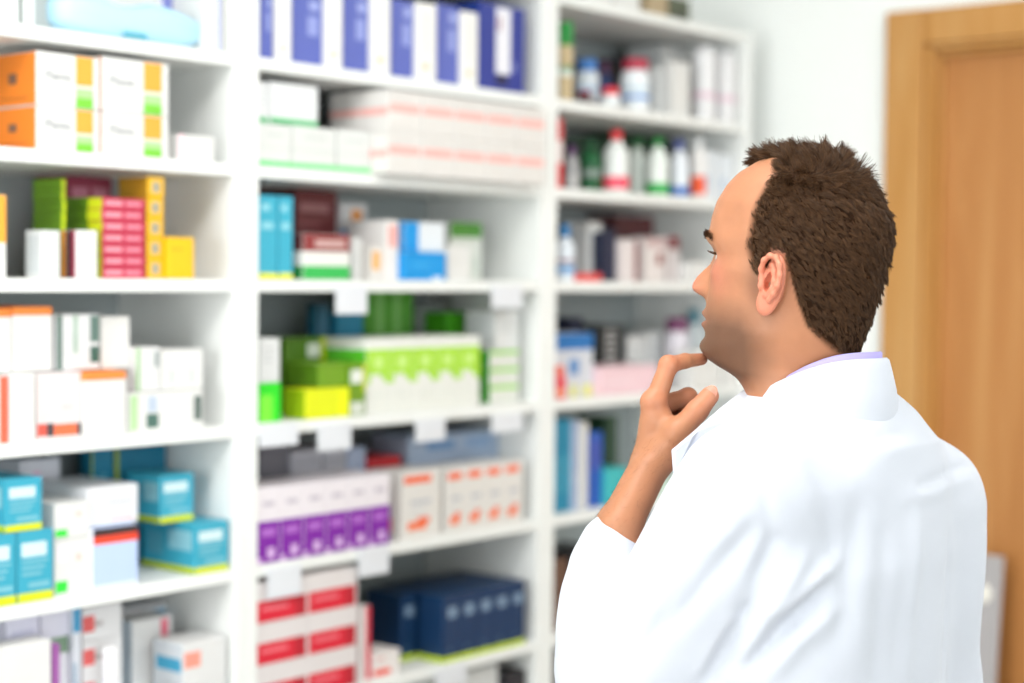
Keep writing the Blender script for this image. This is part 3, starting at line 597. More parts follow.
CARTON = {}
def carton_mesh(style, w, d, h):
    key = (style, round(w, 4), round(d, 4), round(h, 4))
    if key in CARTON:
        return CARTON[key]
    base, front, left = STY[style]
    V, F = box_vf(0, 0, 0, w, d, h, .0008)
    cols = [base]
    idx = [0] * len(F)
    def deco(q, c):
        if c not in cols: cols.append(c)
        n = len(V)
        V.extend(q)
        F.append([n, n + 1, n + 2, n + 3])
        idx.append(cols.index(c))
    e = .0005
    for k, (u0, v0, u1, v1, c) in enumerate(front):
        y = -.00025 - .00008 * k
        a, b, lo, hi = e + u0 * (w - 2 * e), e + u1 * (w - 2 * e), e + v0 * (h - 2 * e), e + v1 * (h - 2 * e)
        deco([(a, y, lo), (b, y, lo), (b, y, hi), (a, y, hi)], c)
    for k, (u0, v0, u1, v1, c) in enumerate(left):
        x = -.00025 - .00008 * k
        a, b, lo, hi = d - e - u0 * (d - 2 * e), d - e - u1 * (d - 2 * e), e + v0 * (h - 2 * e), e + v1 * (h - 2 * e)
        deco([(x, a, lo), (x, b, lo), (x, b, hi), (x, a, hi)], c)
    me = mesh_from('carton', V, F, [mat(c, .42, .02) for c in cols], idx)
    CARTON[key] = me
    return me

def cyl_mesh(r, h, m):
    V, F = lathe_vf([(r * .92, 0), (r, .003), (r, h - .003), (r * .92, h)], 28)
    return mesh_from('drum', V, F, [m], smooth=False)

def lettering_mesh():
    if 'lettering' not in CARTON:
        fc = bpy.data.curves.new('lettering', 'FONT')
        fc.body = 'Planta'
        fc.size = .019
        fc.extrude = .0001
        fc.resolution_u = 3
        t = bpy.data.objects.new('lettering', fc)
        COL.objects.link(t)
        bpy.context.view_layer.update()
        me = bpy.data.meshes.new_from_object(t.evaluated_get(bpy.context.evaluated_depsgraph_get()))
        bpy.data.objects.remove(t, do_unlink=True)
        bpy.data.curves.remove(fc)
        me.materials.clear()
        me.materials.append(mat('#a2a5aa', .5))
        CARTON['lettering'] = me
    return CARTON['lettering']

ORD = ['first', 'second', 'third', 'fourth', 'fifth', 'sixth', 'seventh', 'eighth', 'ninth', 'tenth']
def row_label(label, i, n, k, nr, j, nd, style):
    s = []
    if nr > 1:
        s.append('lowest' if k == 0 else 'topmost' if k == nr - 1 else ORD[k] + ' up')
    if n > 1:
        s.append('leftmost' if i == 0 else 'rightmost' if i == n - 1 else ORD[i] + ' from left')
    if nd > 1 and j > 0:
        s.append('rear one')
    return label + (', ' + ', '.join(s) if s else '')

for (name, style, X, Y, Z, w, d, h, nc, nd, nr, label, group) in ITEMS:
    cw, cd, ch = w / nc, d / nd, h / nr
    for k in range(nr):
        for j in range(nd):
            for i in range(nc):
                if style == 'pink' and j > 0 and (i > 0): continue
                g = .0006 if nc > 1 else 0
                jx = random.uniform(-.001, .001) if nr > 2 else 0
                lab = row_label(label, i, nc, k, nr, j, nd, style)
                grp = group or ((label.split(',')[0] + 's') if nc * nd * nr > 1 else None)
                x, y, z = X + i * cw + g / 2 + jx, Y + j * cd, Z + k * ch
                if name == 'round_tin':
                    r = min(cw, .09) / 2
                    o = link(name, cyl_mesh(r, ch, mat('#0c5a76', .4)), None, (x + cw / 2, y + r, z))
                    V, F = lathe_vf([(r * .97, 0), (r * 1.02, .001), (r * 1.02, .012), (r * .95, .014)], 28)
                    link('lid', mesh_from('lid', V, F, [mat('#0a4a62', .4)]), o, (0, 0, ch - .012))
                    cat = 'tin'
                else:
                    hh = ch - .0005 - (.013 if name == 'lidded_box' else 0)
                    o = link(name, carton_mesh(style, cw - g, cd - .0006, hh), None, (x, y, z))
                    cat = 'box'
                    if name == 'lidded_box':
                        V, F = box_vf(-.0006, -.0008, hh + .0002, cw + .0002, cd, hh + .0125, .0015)
                        lid = link('lid', mesh_from('lid', V, F, [mat('#f08a3c', .42)]), o)
                        lid['label'] = 'orange lid'
                    if style == 'plant':
                        t = link('lettering', lettering_mesh(), o, (.014, -.0013, hh * .5))
                        t.rotation_euler = (math.pi / 2, 0, 0)
                tag(o, lab, cat, grp)

# ------------------------------------------------------------------ bottles, jars, rolls
BS = {  # body colour, cap colour, cap share, shoulder share, neck radius share, label band (v0, v1, colour) list
 'greenwhite': ('#c9b48c', '#128a34', .30, .0, 1.0, [(.62, .52, '#128a34'), (.42, .6, '#e2ebe4')]),
 'bluejar': ('#dde6ee', '#3f7cc4', .25, .08, .86, [(.0, .18, '#5a3240'), (.5, .62, '#9cc0e4')]),
 'darkblue': ('#31457c', '#5a3058', .2, .15, .6, [(.4, .6, '#6a8cc8')]),
 'redlid': ('#e6ecf0', '#ac2340', .22, .1, .88, [(.28, .42, '#3a86d0'), (.52, .68, '#c2d4e2')]),
 'smallred': ('#e8ecee', '#d83440', .42, .06, .9, [(.1, .3, '#d8e0e4')]),
 'maroonlow': ('#3c3238', '#7e2430', .45, .05, .9, []),
 'roll': ('#e4e4e6', '#d8d8dc', .04, .05, .6, [(.3, .42, '#e0c8d4')]),
 'purplecap': ('#a8a8aa', '#6e3a78', .2, .18, .45, [(.1, .5, '#c2c2c2')]),
 'greendark': ('#0f5a30', '#0e4a28', .18, .22, .45, [(.42, .68, '#8a9690')]),
 'redcap': ('#e4e8e6', '#d81c2a', .16, .2, .42, [(.05, .38, '#f05068')]),
 'greencap': ('#d4dcd6', '#0f6a2c', .16, .2, .5, []),
 'greenbottom': ('#e4ebe6', '#0b7a2c', .16, .22, .45, [(.0, .32, '#18a844')]),
 'bluecap': ('#e4e9f0', '#1c3484', .18, .22, .45, [(.0, .28, '#2c6cc0')]),
 'orangelabel': ('#e6e4e2', '#d8dadc', .16, .12, .6, [(.05, .5, '#ee5a30')]),
 'bluewhite': ('#dbe2ea', '#2a7ab4', .22, .18, .5, [(.5, .62, '#7c4a62'), (.2, .42, '#3c8ac4')]),
 'redorange': ('#e03c48', '#ee5a34', .28, .1, .7, [(.1, .42, '#f2a27c')]),
 'purplelid': ('#dcd8e0', '#6e2e5c', .2, .06, .92, [(.2, .5, '#cfc8d4')]),
 'tealcap': ('#dbe4e8', '#3a8498', .2, .14, .6, []),
 'whitedome': ('#e6e6ec', '#eeeef0', .3, .3, .55, [(.1, .3, '#c8c8d8')]),
}
for (name, style, X, Y, Z, r, h, label) in VESSELS:
    body, capc, cs, sh, nr, bands = BS[style]
    root = empty(name, (X, Y, Z), label, {'round_tin': 'tin', 'jar': 'jar', 'paper_roll': 'roll'}.get(name, 'bottle'))
    zc = h * (1 - cs)
    zs = zc - h * sh
    prof = [(r * .9, 0), (r, .003), (r, zs)]
    for t in (.3, .6, .85, 1):
        prof.append((r * (1 - (1 - nr * .92) * (t * t * (3 - 2 * t))), zs + (zc - zs) * t + .0005))
    V, F = lathe_vf(prof, 28)
    link('bottle_body' if name == 'bottle' else 'roll_body' if name == 'paper_roll' else 'jar_body' if name == 'jar' else 'tin_body', mesh_from('body', V, F, [mat(body, .35)], smooth=False), root)
    rc = r * nr if nr < 1 else r * 1.01
    V, F = lathe_vf([(rc * .99, zc + .0006), (rc, zc + .0014), (rc, h - .003), (rc * .9, h)], 28)
    link('cap' if name == 'bottle' else 'lid', mesh_from('cap', V, F, [mat(capc, .35)]), root)
    for (v0, v1, c) in bands:
        lo, hi = sorted((v0, v1))
        V, F = lathe_vf([(r + .0001, .004 + lo * zs * .98), (r + .0006, .0044 + lo * zs * .98), (r + .0006, .002 + hi * zs * .98), (r + .0001, .0024 + hi * zs * .98)], 28)
        link('label_band', mesh_from('band', V, F, [mat(c, .4)]), root)

# ------------------------------------------------------------------ price cards clipped to the shelf edges
for (x0, x1, z0, z1, label) in TAGS:
    o = box_obj('price_tag', (0, -.0012, 0), (x1 - x0, .0012, z1 - z0), mat('#dfe2e8', .4), None, .0004)
    o.location = (x0, Y0 - .0035, z0)
    tag(o, label, 'price tag')
    zs = min(SHELF_TOPS, key=lambda t: abs(t - .01 - (z0 + z1) / 2))
    zl = max(z0, zs - .02) - z0
    b = box_obj('holder_rail', (-.001, .0013, zl + .002), (x1 - x0 + .001, .0045, min(zl + .017, z1 - z0)), mat('#dfe4e6', .3), o, .0004)

# ------------------------------------------------------------------ pale blue pouch lying on the top visible shelf of the left bay
def blob(name, cx, cy, cz, sx, sy, sz, m, n=3, label=None):
    bm = bmesh.new()
    bmesh.ops.create_cube(bm, size=2)
    bmesh.ops.subdivide_edges(bm, edges=bm.edges[:], cuts=7, use_grid_fill=True)
    for v in bm.verts:
        p = v.co.copy()
        q = (abs(p.x) ** n + abs(p.y) ** n + abs(p.z) ** n) ** (1 / n)
        p /= q
        wob = 1 + .06 * math.sin(9 * p.x + 3 * p.y) * math.cos(7 * p.z + 2)
        dip = 1 - .45 * math.exp(-((p.x + .15) / .3) ** 2) - .75 * max(0, p.x - .25)
        v.co = Vector((p.x * sx, p.y * sy * wob, p.z * sz * (dip if p.z > 0 else 1)))
    me = bpy.data.meshes.new(name)
    bm.to_mesh(me); bm.free()
    me.materials.append(m)
    me.polygons.foreach_set('use_smooth', [True] * len(me.polygons))
    return link(name, me, None, (cx, cy, cz))
p = blob('medical_pouch', 1.615, 2.155, 1.9076 + .034, .138, .038, .034, mat('#b4def2', .4, .04, 18, bump=.3), 4)
tag(p, 'pale blue plastic pouch lying before the white and periwinkle cartons', 'pouch')
V, F = box_vf(-.03, -.0415, -.0315, .012, -.037, -.021, .001)
link('seal', mesh_from('seal', V, F, [mat('#5aa8bc', .4)]), p)['label'] = 'teal seal'

# ------------------------------------------------------------------ grey board leaning on the door, with a pale round knob-shaped disc
br = empty('leaning_board', (3.31, 1.75, 0), 'tall grey board leaning against the wooden door beside the coat', 'board')
br.rotation_euler = (0, math.radians(6.2), 0)
box_obj('board_panel', (-.006, -.251, .001), (.006, .005, .968), mat('#a9a5a6', .55, .04, 9), br, .002)
V, F = lathe_vf([(.0, 0), (.02, 0), (.02, .004), (.016, .006), (0, .0065)], 24)
dd = link('disc', mesh_from('disc', V, F, [mat('#e9e6dc', .4)]), br, (-.006, -.212, .885))
dd.rotation_euler = (0, -math.pi / 2, 0)
dd['label'] = 'cream disc'

# ================================================================== the man
# ---- implicit-surface toolkit
def surface_nets(f, origin, h):
    f = f.astype(np.float32)
    s = f < 0
    nx, ny, nz = f.shape
    c = np.zeros((nx - 1, ny - 1, nz - 1), np.int8)
    for i in (0, 1):
        for j in (0, 1):
            for k in (0, 1):
                c += s[i:nx - 1 + i, j:ny - 1 + j, k:nz - 1 + k]
    act = (c > 0) & (c < 8)
    cells = np.argwhere(act)
    vid = np.full(act.shape, -1, np.int64)
    vid[act] = np.arange(len(cells))
    acc = np.zeros((len(cells), 3)); cnt = np.zeros(len(cells))
    corners = [(i, j, k) for i in (0, 1) for j in (0, 1) for k in (0, 1)]
    for a in corners:
        for ax in range(3):
            if a[ax]: continue
            b = list(a); b[ax] = 1
            fa = f[cells[:, 0] + a[0], cells[:, 1] + a[1], cells[:, 2] + a[2]]
            fb = f[cells[:, 0] + b[0], cells[:, 1] + b[1], cells[:, 2] + b[2]]
            m = (fa < 0) != (fb < 0)
            t = np.where(m, fa / np.where(m, fa - fb, 1), 0)
            p = np.tile(np.array(a, float), (len(cells), 1))
            p[:, ax] += t
            acc[m] += p[m]; cnt[m] += 1
    V = (cells + acc / cnt[:, None]) * h + np.asarray(origin)
    faces = []
    for ax in range(3):
        o1, o2 = [(1, 2), (2, 0), (0, 1)][ax]
        sl0 = [slice(None)] * 3; sl1 = [slice(None)] * 3
        sl0[ax] = slice(0, -1); sl1[ax] = slice(1, None)
        cr = s[tuple(sl0)] != s[tuple(sl1)]
        e = np.argwhere(cr)
        ok = (e[:, o1] > 0) & (e[:, o2] > 0) & (e[:, o1] < f.shape[o1] - 1) & (e[:, o2] < f.shape[o2] - 1)
        e = e[ok]
        inside = s[e[:, 0], e[:, 1], e[:, 2]]
        q = []
        for d1, d2 in ((-1, -1), (0, -1), (0, 0), (-1, 0)):
            cc = e.copy(); cc[:, o1] += d1; cc[:, o2] += d2
            q.append(vid[cc[:, 0], cc[:, 1], cc[:, 2]])
        q = np.stack(q, 1)
        q[~inside] = q[~inside][:, ::-1]
        faces.append(q)
    return V, np.concatenate(faces)

def grid(lo, hi, h):
    n = [int(math.ceil((b - a) / h)) + 1 for a, b in zip(lo, hi)]
    ax = [lo[i] + h * np.arange(n[i]) for i in range(3)]
    return np.meshgrid(*ax, indexing='ij')

def smin(a, b, k):
    hh = np.clip(.5 + .5 * (b - a) / k, 0, 1)
    return b + (a - b) * hh - k * hh * (1 - hh)

def cone(P, a, b, ra, rb):
    """Tapered capsule."""
    a = np.asarray(a, float); b = np.asarray(b, float)
    d = b - a
    X = P[0] - a[0], P[1] - a[1], P[2] - a[2]
    t = np.clip((X[0] * d[0] + X[1] * d[1] + X[2] * d[2]) / max(d @ d, 1e-9), 0, 1)
    return np.sqrt((X[0] - t * d[0]) ** 2 + (X[1] - t * d[1]) ** 2 + (X[2] - t * d[2]) ** 2) - (ra + (rb - ra) * t)

def ellip(P, c, r):
    k0 = np.sqrt(((P[0] - c[0]) / r[0]) ** 2 + ((P[1] - c[1]) / r[1]) ** 2 + ((P[2] - c[2]) / r[2]) ** 2)
    return (k0 - 1) * min(r)

def taubin(V, Fq, n, lam=.5, mu=-.52):
    E = np.concatenate([Fq[:, [0, 1]], Fq[:, [1, 2]], Fq[:, [2, 3]], Fq[:, [3, 0]]])
    E = np.concatenate([E, E[:, ::-1]])
    deg = np.bincount(E[:, 0], minlength=len(V)).astype(float)
    deg[deg == 0] = 1
    for it in range(n):
        for w in (lam, mu):
            S = np.stack([np.bincount(E[:, 0], V[E[:, 1], k], len(V)) for k in range(3)], 1) / deg[:, None]
            V = V + w * (S - V)
    return V

def vnormals(V, Fq):
    n = np.cross(V[Fq[:, 2]] - V[Fq[:, 0]], V[Fq[:, 3]] - V[Fq[:, 1]])
    N = np.zeros_like(V)
    for k in range(4):
        np.add.at(N, Fq[:, k], n)
    return N / np.maximum(np.linalg.norm(N, axis=1, keepdims=True), 1e-12)

def gauss(x, s):
    return np.exp(-(x / s) ** 2)

def sm(tab, z, s=.004):
    """Table lookup, smoothed."""
    t = np.array(sorted(tab))
    r = 0
    ks = np.linspace(-1.6, 1.6, 9); w = np.exp(-ks ** 2); w /= w.sum()
    for a, b in zip(ks, w):
        r = r + b * np.interp(z + a * s, t[:, 0], t[:, 1])
    return r

# ---- anchor points (metres, world)
EAR_AXIS = np.array([1.6169, .9566, 1.5831])
NECK = np.array([1.6514, .9465, 1.4477])
ROOT = np.array([1.66, .95, 0.0])
HY = math.radians(103.0)                      # heading of the face
HT = math.radians(4.0)                        # chin raised a little
hx = np.array([math.cos(HY) * math.cos(HT), math.sin(HY) * math.cos(HT), math.sin(HT)])
hyv = np.array([-math.sin(HY), math.cos(HY), 0.0])
hz = np.cross(hx, hyv)
HM = np.stack([hx, hyv, hz], 1)
def head_to_world(V):
    return V @ HM.T + EAR_AXIS

man = empty('person', ROOT, 'man with short dark hair in a white lab coat touching his chin, seen from behind', 'person')

# ---- head and neck: lofted skull with face relief
XF = [(.1135, .0), (.112, .012), (.108, .030), (.100, .052), (.085, .075), (.07, .088), (.05, .098), (.03, .1030), (.005, .105), (-.009, .0995), (-.024, .0985), (-.04, .100), (-.055, .102),
      (-.07, .1045), (-.085, .1035), (-.10, .1035), (-.110, .1035), (-.118, .099), (-.124, .086), (-.129, .072), (-.136, .058), (-.147, .048), (-.16, .043), (-.18, .040), (-.2, .041), (-.24, .045)]
XB = [(.1135, -.02), (.112, -.030), (.108, -.044), (.100, -.056), (.085, -.072), (.07, -.0845), (.05, -.0955), (.03, -.103), (.012, -.1025), (0, -.101), (-.02, -.0985), (-.04, -.094), (-.06, -.0895),
      (-.08, -.084), (-.10, -.078), (-.12, -.074), (-.15, -.072), (-.18, -.073), (-.2, -.074), (-.24, -.076)]
WD = [(.1135, .008), (.112, .019), (.108, .034), (.100, .047), (.085, .060), (.07, .0675), (.05, .073), (.03, .0755), (.012, .0758), (0, .0745), (-.02, .0725), (-.04, .0705), (-.055, .068),
      (-.07, .0665), (-.085, .0645), (-.10, .0605), (-.110, .056), (-.118, .0525), (-.128, .051), (-.15, .051), (-.17, .052), (-.2, .055), (-.24, .058)]
NZ, NT = 300, 240
zz = np.concatenate([np.linspace(-.235, .105, NZ - 40), .105 + .0085 * np.sin(np.linspace(0, math.pi / 2, 41))[1:]])
tt = np.linspace(0, 2 * math.pi, NT, endpoint=False)
tt = tt - .42 * np.sin(tt)                         # more columns on the face (t = 0 is forward)
Zg, Tg = np.meshgrid(zz, tt, indexing='ij')
xf, xb, wd = sm(XF, Zg, .003), sm(XB, Zg, .004), sm(WD, Zg, .004)
cx = (xf + xb) / 2 * .55 - .002
nf = np.interp(Zg, [-.2, -.12, -.09, -.05, 0, .05, .1], [2, 1.95, 2.05, 2.2, 2.35, 2.3, 2.0])
ca, sa = np.cos(Tg), np.sin(Tg)
ee = np.where(ca > 0, 2 / nf, 1.0)
Xh = cx + np.where(ca > 0, xf - cx, cx - xb) * np.sign(ca) * np.abs(ca) ** ee
Yh = wd * np.sign(sa) * np.abs(sa) ** np.where(ca > 0, 2 / nf, 1.0)
Zh = Zg.copy()
front = 1 / (1 + np.exp(-(Xh - .05) / .006))
ay = np.abs(Yh)
na = sm([(.004, 0), (-.004, .001), (-.012, .0025), (-.021, .0075), (-.028, .0155), (-.035, .0225), (-.042, .0262), (-.047, .0262), (-.051, .022), (-.0545, .012), (-.058, .005), (-.063, .0015), (-.07, 0)], Zg, .0015)
ns = np.interp(Zg, [-.06, -.047, -.04, -.03, -.015, .01], [.013, .0135, .0115, .0095, .008, .010])
dx = na * np.exp(-np.abs(Yh / ns) ** 2.4)
dx += .0085 * gauss(ay - .0135, .0058) * gauss(Zg + .0475, .0065)                   # wings of the nose
dx -= .006 * gauss(ay - .007, .0034) * gauss(Zg + .0545, .0026)                     # nostrils
dx += .0068 * gauss(Zg + .0715, .0042) * gauss(Yh, .019)                            # upper lip
dx += .0072 * gauss(Zg + .0835, .0046) * gauss(Yh, .017)                            # lower lip
dx -= .0045 * gauss(Zg + .0775, .0018) * gauss(Yh, .022)
dx -= .003 * gauss(Zg + .0935, .005) * gauss(Yh, .018)
dx += .0075 * gauss(Zg + .106, .0095) * gauss(Yh, .019)                             # chin
dx += .0035 * gauss(ay - .028, .016) * gauss(Zg - .008, .007)                       # brow
dx -= .0125 * gauss(ay - .031, .0135) * gauss(Zg + .012, .0085)                     # eye sockets
dx += .0062 * gauss(ay - .031, .0095) * gauss(Zg + .013, .0055)                     # eyeball under the lids
dx -= .0035 * gauss(ay - .031, .0085) * gauss(Zg + .013, .0016)                     # lid opening
dx += .004 * gauss(ay - .046, .014) * gauss(Zg + .026, .012)                        # cheekbones
dx -= .003 * gauss(ay - .042, .012) * gauss(Zg + .068, .018)
Xh = Xh + dx * front
Yh = Yh + np.sign(Yh) * (.0025 * gauss(Xh - .012, .02) * gauss(Zg + .088, .016) + .002 * gauss(Xh - .05, .02) * gauss(Zg + .024, .01) - .0035 * gauss(Xh - .058, .018) * gauss(Zg - .025, .02))
# sternomastoid and larynx
Xh = Xh + .004 * gauss(Yh, .011) * gauss(Zg + .172, .014) * (Xh > 0)
Xh = np.where(Xh > 0, Xh * .925, Xh)
Zs = np.where(Zh < 0, 1.09 - .09 * np.clip((-.125 - Zh) / .09, 0, 1), 1 - .045 * np.clip(Zh / .06, 0, 1))
HV0 = np.stack([Xh, Yh, Zh], -1).reshape(-1, 3)      # before the face is lengthened: used for masks and colours
Zh = Zh * Zs
HV = np.stack([Xh, Yh, Zh], -1).reshape(-1, 3)
ii, jj = np.meshgrid(np.arange(NZ - 1), np.arange(NT), indexing='ij')
j2 = (jj + 1) % NT
HF = np.stack([ii * NT + jj, ii * NT + j2, (ii + 1) * NT + j2, (ii + 1) * NT + jj], -1).reshape(-1, 4)

# ---- ear (left one seen; mirrored for the right)
def ear_mesh():
    h = .0008
    lo, hi = (-.032, -.040, -.022), (.022, .046, .016)
    P = grid(lo, hi, h)
    helix = [(.003, -.001, -.004), (.0105, .006, -.001), (.0118, .017, .001), (.008, .0275, .003), (-.001, .0345, .004), (-.011, .034, .0045), (-.0185, .026, .0045), (-.0215, .014, .004), (-.0205, .002, .004), (-.0165, -.009, .0035), (-.0105, -.018, .003)]
    f = ellip(P, (-.004, .006, -.0075), (.0165, .031, .0062))
    f = smin(f, ellip(P, (.0015, -.0225, -.0035), (.0105, .0125, .0052)), .008)
    f = smin(f, ellip(P, (.0, .0, -.016), (.013, .024, .012)), .008)
    for a, b in zip(helix[:-1], helix[1:]):
        f = smin(f, cone(P, a, b, .0031, .0031), .0035)
    ah = [(-.003, .024, -.001), (-.010, .016, .0005), (-.0125, .006, .001), (-.0105, -.004, .001), (-.006, -.0115, .001)]
    for a, b in zip(ah[:-1], ah[1:]):
        f = smin(f, cone(P, a, b, .0034, .0034), .004)
    f = np.maximum(f, -ellip(P, (-.0025, .003, .001), (.0078, .0130, .0125)))
    f = np.maximum(f, -ellip(P, (.0005, -.0005, -.005), (.0045, .0055, .009)))
    f = smin(f, ellip(P, (.0085, -.002, -.0005), (.0042, .0062, .0045)), .003)
    f = smin(f, ellip(P, (-.002, -.0125, -.0005), (.0045, .0038, .0036)), .003)
    V, Fq = surface_nets(f, lo, h)
    V = taubin(V, Fq, 4)
    return V, Fq
EV, EF = ear_mesh()
def place_ear(side):
    V = EV.copy() * .9
    a = math.radians(24)                        # flare away from the skull
    u, v, n = V[:, 0] - .010, V[:, 1], V[:, 2]
    u2 = u * math.cos(a) + n * math.sin(a)
    n2 = -u * math.sin(a) + n * math.cos(a)
    lean = math.radians(6)
    x = (u2 + .010) * math.cos(lean) - v * math.sin(lean)
    z = (u2 + .010) * math.sin(lean) + v * math.cos(lean)
    W3 = np.stack([x + .003, .0755 + n2, z - .0385], 1)
    Fq = EF
    if side < 0:
        W3[:, 1] *= -1
        Fq = EF[:, ::-1]
    return W3, Fq
parts = [(HV, HF)]
for sd in (1, -1):
    parts.append(place_ear(sd))

# ---- hairline test in head coordinates
def hair_mask(x, y, z):
    """Positive inside the haired scalp (metres of margin, roughly)."""
    a = np.abs(y)
    xs = np.interp(z, [-.03, -.018, -.01, .0, .02, .038, .06, .075, .085], [.020, .027, .031, .034, .032, .031, .025, .019, .012])
    top = .055 - (a / .045) ** 2 * .055
    xfr = np.where(z > .082, np.maximum(top, xs), xs)
    zl = np.interp(x, [-.095, -.077, -.055, -.036, -.026, -.018, -.012, .006, .011, .03], [-.112, -.108, -.092, -.074, -.050, -.024, -.004, -.001, -.025, -.027])
    return np.minimum(xfr - x, z - zl)

# ---- colours of the skin (pigment, with stubble deepened for the shade under the jaw)
def skin_colours(V, headspace):
    n = len(V)
    base = np.tile(np.array(lin('#ad7656')), (n, 1))
    if headspace is not None:
        x, y, z = headspace.T
        a = np.abs(y)
        red = np.clip(.9 * gauss(x - .125, .018) * gauss(z + .045, .016) + .55 * gauss(a - .05, .016) * gauss(x - .075, .03) * gauss(z + .03, .02) + .9 * (a > .0735) * gauss(z + .036, .034) * (x < .02), 0, 1)
        base = base * (1 - red[:, None]) + np.array(lin('#c87660')) * red[:, None]
        beard_shade = np.clip(1.15 * np.clip((-.048 - z) / .04, 0, 1) * np.clip((z + .150) / .022, 0, 1) * np.clip((x + .012) / .05, 0, 1), 0, 1)
        beard_shade = np.maximum(beard_shade, .65 * gauss(x - .018, .014) * gauss(z + .035, .022) * (a > .05))
        beard_shade *= 1 - .8 * gauss(a, .024) * gauss(z + .0775, .0095)
        base = base * (1 - .84 * beard_shade[:, None]) + np.array(lin('#5c4538')) * .84 * beard_shade[:, None]
        lip = gauss(a, .02) * gauss(z + .0778, .0085) * (x > .085)
        base = base * (1 - .8 * lip[:, None]) + np.array(lin('#a85a50')) * .8 * lip[:, None]
        hm = np.clip(hair_mask(x, y, z) / .010 + .15, 0, 1)
        hm *= 1 - (a > .066) * np.clip(1.6 * gauss(x - .001, .0085) * gauss(z + .034, .026), 0, 1)
        base = base * (1 - hm[:, None]) + np.array(lin('#2a1b11')) * hm[:, None]
    return base


# ---- left hand and forearm: joints in world space, fingers curl behind the raised index finger
J = {
 'wr': (1.5125, 1.0782, 1.3387),
 'wr2': (1.5270, 1.0832, 1.3461),
 'fa': (1.4719, 1.0871, 1.2788),
 'elb': (1.4447, 1.0554, 1.1139),
 'imcp': (1.5226, 1.0770, 1.4136),
 'ipip': (1.5381, 1.0702, 1.4544),
 'idip': (1.5617, 1.0643, 1.4584),
 'itip': (1.5887, 1.0603, 1.4596),
 'mmcp': (1.5388, 1.0884, 1.4066),
 'mpip': (1.5720, 1.0667, 1.4173),
 'mdip': (1.5732, 1.0672, 1.3969),
 'mtip': (1.5627, 1.0761, 1.3902),
 'rmcp': (1.5510, 1.0996, 1.3962),
 'rpip': (1.5821, 1.0801, 1.4002),
 'rdip': (1.5786, 1.0802, 1.3833),
 'rtip': (1.5656, 1.0876, 1.3791),
 'lmcp': (1.5599, 1.1085, 1.3838),
 'lpip': (1.5866, 1.0926, 1.3854),
 'ldip': (1.5806, 1.0910, 1.3710),
 'ltip': (1.5682, 1.0948, 1.3693),
 'cmc': (1.5213, 1.0658, 1.3556),
 'tmcp': (1.5235, 1.0476, 1.3811),
 'tip_': (1.5357, 1.0299, 1.4056),
 'ttip': (1.5474, 1.0216, 1.4220),
 'heel': (1.5461, 1.0969, 1.3548),
}
J = {k: np.array(v) for k, v in J.items()}
CAMV = np.array([-.764, -.645, .04])                  # from the hand towards the viewer's side (radial side of the hand)
def hand_mesh():
    h = .0013
    pts = np.array(list(J.values()))
    lo = np.array([pts[:, 0].min() - .035, pts[:, 1].min() - .03, 1.205]); hi = np.array([pts[:, 0].max() + .02, pts[:, 1].max() + .03, 1.475])
    P = [g.astype(np.float32) for g in grid(lo, hi, h)]
    f = np.full(P[0].shape, 1e3, np.float32)
    def add(a, b, ra, rb, k=.006):
        nonlocal f
        a = np.asarray(a); b = np.asarray(b)
        m = max(ra, rb) + .02
        i0 = np.maximum(((np.minimum(a, b) - m - lo) / h).astype(int), 0); i1 = np.minimum(((np.maximum(a, b) + m - lo) / h).astype(int) + 1, f.shape)
        if (i1 <= i0).any(): return
        sl = tuple(slice(x, y) for x, y in zip(i0, i1))
        f[sl] = smin(f[sl], cone([p[sl] for p in P], a, b, ra, rb), k)
    dr = -CAMV * .012
    wr, wr2, fa, elb = J['wr'], J['wr2'], J['fa'], J['elb']
    low = fa + (elb - fa) * .55
    # forearm and wrist, deeper than wide
    add(wr - dr * .5, fa - dr * .6, .0205, .0222, .012); add(wr + dr, fa + dr, .0200, .0222, .012)
    add(fa - dr * .6, low - dr * .6, .0222, .03, .012); add(fa + dr, low + dr, .0222, .03, .012)
    # palm
    for a, b, ra, rb in ((wr2, J['imcp'], .0185, .0142), (wr2 + dr * .4, J['mmcp'], .0180, .0140), (wr2 + dr, J['rmcp'], .0175, .0132), (J['heel'], J['lmcp'], .0165, .0122)):
        add(a, b, ra, rb, .010)
    add(J['imcp'] + np.array([.006, 0, -.022]), J['mmcp'] + np.array([.008, .004, -.026]), .013, .013, .012)
    # thumb with its ball
    add(wr2, J['cmc'], .0180, .0165, .012); add(J['cmc'], J['tmcp'], .0170, .0142, .010)
    add(J['tmcp'], J['tip_'], .0138, .0118, .004); add(J['tip_'], J['ttip'], .0122, .0104, .004)
    add(J['imcp'] + np.array([.003, -.004, -.016]), J['tmcp'], .009, .009, .012)
    # fingers
    for n, r in (('i', (.0122, .0102, .0084, .0068)), ('m', (.0114, .0098, .0086, .0074)), ('r', (.0108, .0092, .0082, .0070)), ('l', (.0096, .0082, .0074, .0064))):
        a, b, c, d = J[n + 'mcp'], J[n + 'pip'], J[n + 'dip'], J[n + 'tip']
        add(a, b, r[0], r[1], .0035); add(b, c, r[1] * .97, r[2], .003); add(c, d, r[2], r[3], .003)
        add(b, b, r[1] * 1.06, r[1] * 1.06, .004)      # knuckle
    # knuckle heads and tendon on the back of the hand
    back = np.array([-.62, .70, .1])
    add(J['imcp'] + back * .0045, J['imcp'] + back * .0045, .0118, .0118, .006)
    add(J['mmcp'] + back * .004, J['mmcp'] + back * .004, .0118, .0118, .006)
    V, Fq = surface_nets(f, lo, h)
    return taubin(V, Fq, 3), Fq
NV, NF = hand_mesh()
